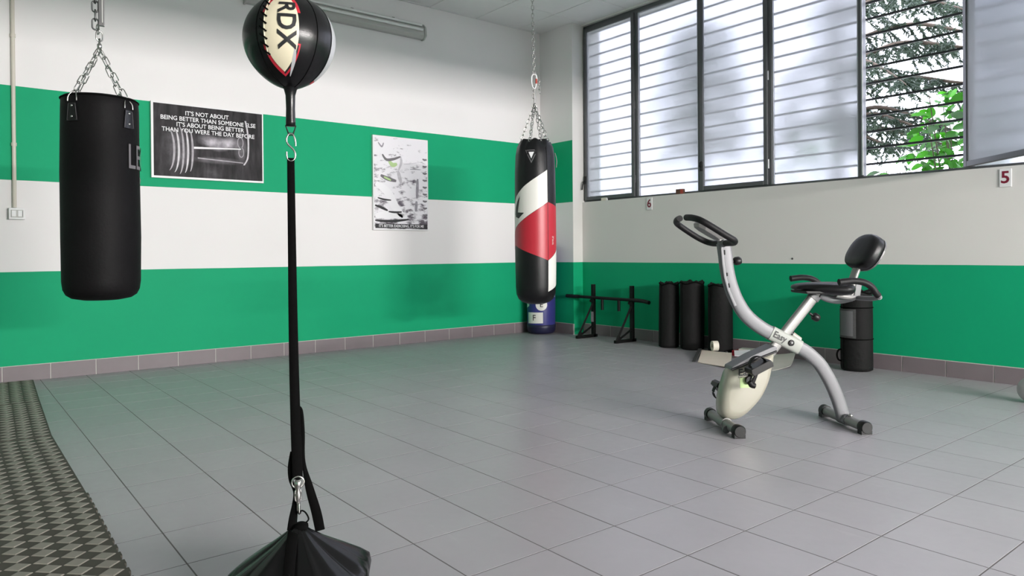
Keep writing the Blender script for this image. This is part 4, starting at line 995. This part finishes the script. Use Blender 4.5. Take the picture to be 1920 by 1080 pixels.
# housing
outl = [(-0.300, 0.315), (-0.330, 0.255), (-0.352, 0.175), (-0.358, 0.110), (-0.345, 0.066), (-0.300, 0.050), (-0.252, 0.058), (-0.200, 0.095), (-0.140, 0.160), (-0.100, 0.235), (-0.078, 0.310), (-0.066, 0.395), (-0.105, 0.392), (-0.200, 0.355)]
oc = [Vector((x, z)) for x, z in outl]
ring0 = [Vector((v.x, v.z)) for v in spline([(x, 0, z) for x, z in outl], 4, True)]
cen = Vector((-0.215, 0.215)); vs = []; nr = len(ring0)
levels = [(-0.062, 0.70), (-0.060, 0.78), (-0.050, 0.91), (-0.030, 0.985), (0.0, 1.0), (0.030, 0.985), (0.050, 0.91), (0.060, 0.78), (0.062, 0.70)]
for t_, k_ in levels:
    for v in ring0:
        q = cen + (v - cen) * k_; vs.append(P(q.x, q.y, t_))
fs = [(i * nr + j, i * nr + (j + 1) % nr, (i + 1) * nr + (j + 1) % nr, (i + 1) * nr + j) for i in range(len(levels) - 1) for j in range(nr)] + [tuple(reversed(range(nr))), tuple((len(levels) - 1) * nr + j for j in range(nr))]
hs = part('housing', MB().add(vs, fs, True), 'cream_plastic', bk)
part('top_cover', MB().prism([(-0.303, 0.312), (-0.298, 0.328), (-0.190, 0.384), (-0.072, 0.432), (-0.056, 0.425), (-0.060, 0.398), (-0.19, 0.352)], -0.052, 0.052), 'silver', bk, 0.006)
part('cover_edge', MB().tube([P(-0.303, 0.313, 0.0525), P(-0.19, 0.358, 0.0535), P(-0.062, 0.404, 0.0525)], 0.006, 8), 'print_black', bk)
part('green_label', MB().prism([(-0.262, 0.222), (-0.188, 0.222), (-0.188, 0.275), (-0.262, 0.275)], -0.0632, -0.0615), 'green_label', bk)
text_on('lettering', 'Easy', 0.050, lambda x, y: P(-0.272 + x, 0.300 + y, 0.0640), 'print_black', bk, 0.024, align='LEFT')
text_on('lettering', 'Exercise Bike', 0.013, lambda x, y: P(-0.272 + x, 0.276 + y, 0.0640), 'print_black', bk, 0.0, align='LEFT')
for s_, z in ((-0.292, 0.100), (-0.272, 0.118)): part('screw', MB().lathe([(0.004, 0), (0.004, 0.002), (0.002, 0.003)], 10), 'print_black', bk, loc=P(s_, z, 0.056), rot=(pi / 2, 0, 0))
# crank and pedals
CR = (-0.218, 0.262)
pn, pf = (-0.185, 0.345), (-0.278, 0.172)
part('crank_arm', MB().tube([P(*CR, 0.074), P(*pn, 0.088)], 0.013, 10, ry=0.007, up=(0, 1, 0)).tube([P(*CR, 0.05), P(*CR, 0.084)], 0.020, 14), 'black_plastic', bk)
part('crank_arm', MB().tube([P(*CR, -0.074), P(*pf, -0.088)], 0.013, 10, ry=0.007, up=(0, 1, 0)).tube([P(*CR, -0.05), P(*CR, -0.084)], 0.020, 14), 'black_plastic', bk)
def pedal(s_, z, t, ang_):
    sg_ = 1 if t > 0 else -1
    c, n_ = math.cos(ang_), math.sin(ang_)
    b = MB(); vs = []
    for tt in (t, t + sg_ * 0.090):
        for x, y in ((-0.055, -0.018), (0.055, -0.018), (0.062, 0.0), (0.055, 0.018), (-0.055, 0.018), (-0.062, 0.0)):
            vs.append(P(s_ + x * c - y * n_, z + x * n_ + y * c, tt))
    fs = [(i, (i + 1) % 6, (i + 1) % 6 + 6, i + 6) for i in range(6)] + [tuple(reversed(range(6))), tuple(range(6, 12))]
    o = part('pedal', b.add(vs, fs), 'black_plastic', bk, 0.003)
    arch = [P(s_ + x * c - y * n_, z + x * n_ + y * c, t + sg_ * 0.045) for x, y in ((-0.045, 0.012), (-0.030, 0.042), (0.0, 0.055), (0.030, 0.042), (0.045, 0.012))]
    part('foot_strap', MB().tube(spline(arch, 4), 0.003, 8, ry=0.020, up=(0, 0, 1)), 'black_foam', o)
    return o
pdn = pedal(pn[0] - 0.010, pn[1] - 0.005, 0.092, 0.45)
part('strap_end', MB().tube(spline([P(-0.205, 0.335, 0.150), P(-0.222, 0.29, 0.152), P(-0.236, 0.255, 0.150), P(-0.244, 0.240, 0.150)], 4), [0.010] * 12 + [0.014], 8, ry=0.004, up=(1, 0, 0)), 'black_foam', pdn)
part('strap_pad', MB().tube([P(-0.250, 0.268, 0.150), P(-0.240, 0.252, 0.150), P(-0.222, 0.247, 0.150)], 0.014, 10), 'black_foam', pdn)
pedal(pf[0], pf[1], -0.092, 2.3)
# stabiliser feet
def stab(s_, name):
    t = part(name, MB().tube([P(s_, 0.034, -0.185), P(s_, 0.034, 0.185)], 0.0255, 20), 'pale_silver', bk)
    for q in (-1, 1):
        part('end_cap', MB().tube([P(s_, 0.034, 0.172 * q), P(s_, 0.034, 0.205 * q), P(s_, 0.034, 0.213 * q)], [0.0315, 0.0325, 0.027], 20).add([(x + s_, y, z) for x in (-0.028, 0.028) for y in sorted((-0.172 * q, -0.210 * q)) for z in (0.0, 0.02)], [(0, 1, 3, 2), (4, 6, 7, 5), (0, 4, 5, 1), (2, 3, 7, 6), (0, 2, 6, 4), (1, 5, 7, 3)]), 'black_plastic', t)
    return t
fs_ = stab(-0.325, 'front_stabiliser'); rs_ = stab(0.330, 'rear_stabiliser')
part('saddle_bracket', MB().tube([P(0.330, 0.034, -0.035), P(0.330, 0.034, 0.045)], 0.030, 16), 'silver', rs_)
part('bracket_bolt', MB().lathe([(0.012, 0), (0.012, 0.008), (0.006, 0.014)], 6), 'chrome', rs_, loc=P(0.330, 0.058, 0.062))
part('bracket_bolt', MB().lathe([(0.012, 0), (0.012, 0.008), (0.006, 0.014)], 6), 'chrome', rs_, loc=P(0.302, 0.052, 0.0))
part('transport_wheel', MB().tube([P(-0.352, 0.020, 0.085), P(-0.352, 0.020, 0.105)], 0.019, 16), 'grey_plastic', fs_)
part('foot_bracket', MB().tube([P(-0.325, 0.034, -0.04), P(-0.325, 0.034, 0.04)], 0.030, 16), 'pale_silver', fs_)
# saddle: wide at the back, narrow nose towards the handlebar
vs = []; sec = [(0.058, 0.035, 0.733, 0.005), (0.068, 0.052, 0.736, 0.010), (0.095, 0.068, 0.736, 0.016), (0.150, 0.088, 0.733, 0.022), (0.210, 0.120, 0.728, 0.026), (0.270, 0.142, 0.726, 0.028), (0.312, 0.138, 0.726, 0.027), (0.332, 0.115, 0.728, 0.022), (0.338, 0.090, 0.730, 0.010)]
for s_, hw_, zc, hh in sec:
    for k in range(20):
        a = 2 * pi * k / 20; c, n_ = math.cos(a), math.sin(a)
        vs.append(P(s_, zc - 0.004 + 1.25 * hh * math.copysign(abs(n_) ** 0.7, n_), hw_ * math.copysign(abs(c) ** 0.7, c)))
fs = [(i * 20 + j, i * 20 + (j + 1) % 20, (i + 1) * 20 + (j + 1) % 20, (i + 1) * 20 + j) for i in range(len(sec) - 1) for j in range(20)] + [tuple(reversed(range(20))), tuple((len(sec) - 1) * 20 + j for j in range(20))]
sd = part('saddle', MB().add(vs, fs, True), 'black_vinyl', bk)
part('saddle_base', MB().prism([(0.085, 0.700), (0.32, 0.696), (0.325, 0.712), (0.08, 0.716)], -0.085, 0.085), 'black_plastic', bk, 0.006)
# seat bracket, backrest support
part('seat_bracket', MB().tube(spline([P(0.200, 0.690), P(0.250, 0.668), P(0.310, 0.660), P(0.372, 0.672)], 4), 0.018, 12, ry=0.020, up=(0, 1, 0), power=0.6), 'silver', bk)
part('bracket_arm', MB().tube([P(0.262, 0.690, 0.05), P(0.300, 0.684, 0.05), P(0.372, 0.672, 0.03)], 0.014, 12, ry=0.012), 'pale_silver', bk)
part('backrest_post', MB().tube(spline([P(0.360, 0.664), P(0.372, 0.730), P(0.395, 0.800), P(0.430, 0.880)], 4), 0.030, 14, ry=0.012, up=(0, 1, 0), power=0.6), 'pale_silver', bk)
part('post_bracket', MB().prism([(0.372, 0.668), (0.408, 0.678), (0.420, 0.750), (0.384, 0.745)], -0.028, 0.028), 'grey_plastic', bk, 0.004)
# backrest pad
pc = Vector(P(0.448, 0.914)); px_ = Vector((0, -1, 0)); pz_ = Vector((0.50, 0, 0.866)).normalized(); pn_ = Vector((-0.866, 0, 0.50)).normalized()
vs = []; shape = []
for k in range(36):
    a = 2 * pi * k / 36; c, n_ = math.cos(a), math.sin(a)
    x = 0.126 * math.copysign(abs(c) ** 0.78, c) * (0.95 + 0.05 * -n_); z = 0.099 * math.copysign(abs(n_) ** 0.80, n_)
    shape.append((x, z))
lv = [(-0.030, 0.90), (-0.024, 0.985), (-0.010, 1.0), (0.010, 1.0), (0.024, 0.96), (0.033, 0.86), (0.037, 0.6), (0.038, 0.2)]
for h_, k_ in lv:
    for x, z in shape: vs.append(pc + px_ * (x * k_) + pz_ * (z * k_) + pn_ * h_)
fs = [(i * 36 + j, i * 36 + (j + 1) % 36, (i + 1) * 36 + (j + 1) % 36, (i + 1) * 36 + j) for i in range(len(lv) - 1) for j in range(36)] + [tuple(reversed(range(36))), tuple((len(lv) - 1) * 36 + j for j in range(36))]
part('backrest_pad', MB().add(vs, fs, True), 'black_vinyl', bk)
part('pad_backplate', MB().add([pc + px_ * (x * 0.985) + pz_ * (z * 0.985) + pn_ * h_ for h_ in (-0.037, -0.029) for x, z in shape], [(j, (j + 1) % 36, (j + 1) % 36 + 36, j + 36) for j in range(36)] + [tuple(reversed(range(36))), tuple(range(36, 72))]), 'grey_plastic', bk)
# side hand grips beside the seat
part('side_bar', MB().tube(spline([P(0.372, 0.690, -0.255), P(0.395, 0.676, -0.14), P(0.400, 0.672, 0.0), P(0.395, 0.676, 0.14), P(0.372, 0.690, 0.255)], 5), 0.0125, 12), 'silver', bk)
for q in (1, -1):
    pts = [P(0.376, 0.688, 0.250 * q), P(0.350, 0.712, 0.258 * q), P(0.328, 0.742, 0.258 * q), P(0.290, 0.764, 0.256 * q), P(0.235, 0.772, 0.252 * q), P(0.165, 0.766, 0.250 * q)]
    sm_ = spline(pts, 6); part('side_grip', MB().tube(sm_[3:], 0.0165, 14), 'black_foam', bk)
    part('grip_tube', MB().tube(sm_[:6], 0.0125, 12), 'silver', bk)

# ------------------------------------------------------------------ interlocking rubber floor mats at the left
edge_x = [0.062, 1.037, 2.104, 3.198, 4.270, 5.340]
edge_y = [-5.176, -5.221, -5.266, -5.268, -5.284, -5.290]
names = ['rubber tread floor mat lying against the far skirting', 'rubber tread floor mat, second one out from the skirting', 'rubber tread floor mat, third one out from the skirting', 'rubber tread floor mat nearest the weight bag side', 'rubber tread floor mat just below the picture']
for i in range(5):
    x0, x1 = edge_x[i] + 0.003, edge_x[i + 1] - 0.003
    t = thing('floor_mat', names[i], 'floor mat', (x0, edge_y[i], 0), math.atan2(edge_y[i + 1] - edge_y[i], x1 - x0), 'rubber floor mats')
    Wx, Wy = x1 - x0, 0.0; base = MB().box(0, Wx, -1.05, 0, 0.0005, 0.013)
    for q in range(15):      # interlocking teeth of the long free edge
        if i == 3 or i == 4:
            xx = 0.035 + q * 0.07; base.box(xx, xx + 0.034, Wy - 0.001, Wy + 0.007, 0.0005, 0.012)
    part('base', base, 'rubber_low', t)
    tr = MB(); p_ = 0.070; nx, ny = int((Wx - 0.006) / p_), 14; p_ = (Wx - 0.006) / nx; ox, oy = (Wx - nx * p_) / 2, Wy - 0.004 - ny * p_
    for a in range(nx):
        for c in range(ny):
            mx_, my_ = ox + (a + 0.5) * p_, oy + (c + 0.5) * p_; h = p_ / 2 * 0.97; k2 = 0.86
            vs = [(mx_ - h, my_, 0.0128), (mx_, my_ - h, 0.0128), (mx_ + h, my_, 0.0128), (mx_, my_ + h, 0.0128),
                  (mx_ - h * k2, my_, 0.0152), (mx_, my_ - h * k2, 0.0152), (mx_ + h * k2, my_, 0.0152), (mx_, my_ + h * k2, 0.0152)]
            tr.add(vs, [(0, 1, 5, 4), (1, 2, 6, 5), (2, 3, 7, 6), (3, 0, 4, 7), (4, 5, 6, 7)])
    o = part('tread_diamonds', tr, 'rubber_top', t); o['kind'] = 'stuff'

# ------------------------------------------------------------------ outside: ground, conifers, leafy shrub
struct(part('ground_outside', MB().box(-30, 40, 0.30, 60, -0.35, -0.30), 'lawn'))
leaf_v = []; leaf_f = []
def leaf_mesh():
    L = 1.0; vs = []; fs = []; prof_ = [(0, 0.02), (0.12, 0.17), (0.3, 0.27), (0.5, 0.29), (0.7, 0.22), (0.88, 0.10), (1.0, 0.0)]
    for x, w_ in prof_:
        dz = -0.18 * x * x
        vs += [(x, -w_, dz + 0.10 * w_), (x, 0, dz), (x, w_, dz + 0.10 * w_)]
    for i in range(len(prof_) - 1):
        for j in range(2): fs.append((i * 3 + j, i * 3 + j + 1, (i + 1) * 3 + j + 1, (i + 1) * 3 + j))
    return MB().add(vs, fs, True).mesh('leaf', 'leaf')
LEAF = leaf_mesh()
def shrub(x, y, crown, radii, nst, nleaf, size, label, seed):
    """stems fan out from the ground into an egg-shaped crown of separate leaves; crown = height of its middle"""
    rn = random.Random(seed)
    t = thing('leafy_shrub', label, 'shrub', (x, y, -0.30), 0.0, 'shrubs outside the window')
    for s_ in range(nst):
        a = rn.uniform(0, 2 * pi); r_ = rn.uniform(0.2, 0.8); top = crown + radii[2] * rn.uniform(0.2, 0.9)
        pts = spline([(0.05 * math.cos(a), 0.05 * math.sin(a), 0), (0.4 * r_ * radii[0] * math.cos(a), 0.4 * r_ * radii[1] * math.sin(a), top * 0.5), (r_ * radii[0] * math.cos(a), r_ * radii[1] * math.sin(a), top)], 8)
        part('stem', MB().tube(pts, [0.013 - 0.009 * i / (len(pts) - 1) for i in range(len(pts))], 6), 'bark', t)
    for k in range(nleaf):
        d_ = Vector((rn.gauss(0, 1), rn.gauss(0, 1), rn.gauss(0, 1))).normalized() * (rn.uniform(0.15, 1.0) ** 0.5)
        p = Vector((d_.x * radii[0], d_.y * radii[1], crown + d_.z * radii[2])); sz = size * rn.uniform(0.55, 1.15)
        o = link('leaf', LEAF, t, p, (rn.uniform(-0.9, 0.9), rn.uniform(-0.4, 0.9), rn.uniform(0, 2 * pi))); o.scale = (sz, sz, sz)
    return t
shrub(3.82, 1.70, 2.25, (0.46, 0.36, 0.56), 9, 290, 0.145, 'bright green broad-leaved shrub outside the open window', 5)
shrub(3.42, 1.25, 1.86, (0.30, 0.15, 0.14), 5, 26, 0.150, 'low leafy shrub just above the sill of the open window', 9)
shrub(2.05, 2.10, 2.30, (0.36, 0.30, 0.40), 4, 60, 0.150, 'leafy shrub blurred behind the fourth frosted pane', 12)
def conifer(x, y, h, label, seed, branches, trunk=0.13, dens=1.0):
    """branches: (height, azimuth deg, length, droop)"""
    rn = random.Random(seed)
    t = thing('conifer', label, 'tree', (x, y, -0.30), 0.0, 'conifers outside the windows')
    part('trunk', MB().tube([(0, 0, 0), (0.03, 0.02, h * 0.5), (0, 0, h)], [trunk, trunk * 0.7, trunk * 0.15], 10), 'bark', t)
    nv = MB()
    for (bz, az, L, droop) in branches:
        a = math.radians(az); dx, dy = math.cos(a), math.sin(a)
        pts = spline([(0, 0, bz), (dx * L * 0.4, dy * L * 0.4, bz + 0.05 * L), (dx * L * 0.75, dy * L * 0.75, bz - droop * 0.4), (dx * L, dy * L, bz - droop)], 8)
        part('branch', MB().tube(pts, [0.035 - 0.028 * i / (len(pts) - 1) for i in range(len(pts))], 6), 'bark', t)
        for i in range(int(34 * L * dens)):
            f = rn.uniform(0.12, 1.0); p = pts[min(len(pts) - 1, int(f * (len(pts) - 1)))]
            sd_ = rn.choice((-1, 1)); tl = rn.uniform(0.15, 0.5) * (1.15 - 0.5 * f)
            tw = Vector((-dy * sd_ * rn.uniform(0.4, 1) + dx * rn.uniform(0, 0.6), dx * sd_ * rn.uniform(0.4, 1) + dy * rn.uniform(0, 0.6), rn.uniform(-0.9, 0.05))).normalized()
            e = p + tw * tl
            nv.tube([p, e], 0.004, 3, False, False)
            for q in range(int(44 * tl / 0.3)):
                g_ = rn.uniform(0.1, 1); c = p + tw * (tl * g_) - Vector((0, 0, 0.06 * g_ * g_))
                d_ = (tw * rn.uniform(0.1, 0.9) + Vector((rn.gauss(0, .6), rn.gauss(0, .6), rn.gauss(-0.3, .5)))).normalized() * rn.uniform(0.03, 0.075)
                s2 = d_.cross(Vector((rn.gauss(0, 1), rn.gauss(0, 1), rn.gauss(0, 1)))).normalized() * 0.011
                nv.add([c - s2, c + s2, c + d_], [(0, 1, 2)])
    me = bpy.data.meshes.new('needles'); me.from_pydata(nv.v, [], nv.f); me.update(); me.materials.append(M['needle'])
    o = link('needles', me, t); o['kind'] = 'stuff'
    return t
conifer(1.65, 3.6, 6.0, 'blue-green conifer with drooping branches seen through the open window', 3,
        [(3.25, -5, 2.0, 0.25), (3.6, -15, 2.3, 0.35), (3.9, 5, 2.2, 0.5), (3.45, -40, 1.8, 0.45), (4.2, -25, 2.1, 0.5), (2.85, -20, 1.45, 0.30), (2.7, 5, 1.35, 0.25), (2.95, -8, 1.4, 0.3), (2.6, -30, 1.2, 0.2), (3.0, -60, 1.3, 0.3), (4.4, 20, 1.9, 0.6), (3.8, 170, 0.8, 0.3), (3.3, 200, 0.8, 0.3), (4.6, 120, 1.2, 0.4), (2.9, 230, 0.9, 0.3)])
conifer(-0.35, 3.4, 5.6, 'dark conifer blurred behind the second frosted pane', 8,
        [(z, az, L, 0.35) for z, L in ((3.0, 0.6), (3.4, 0.7), (3.8, 0.75), (4.2, 0.6), (4.6, 0.5)) for az in (10, 80, 150, 220, 290)], 0.09, 0.8)
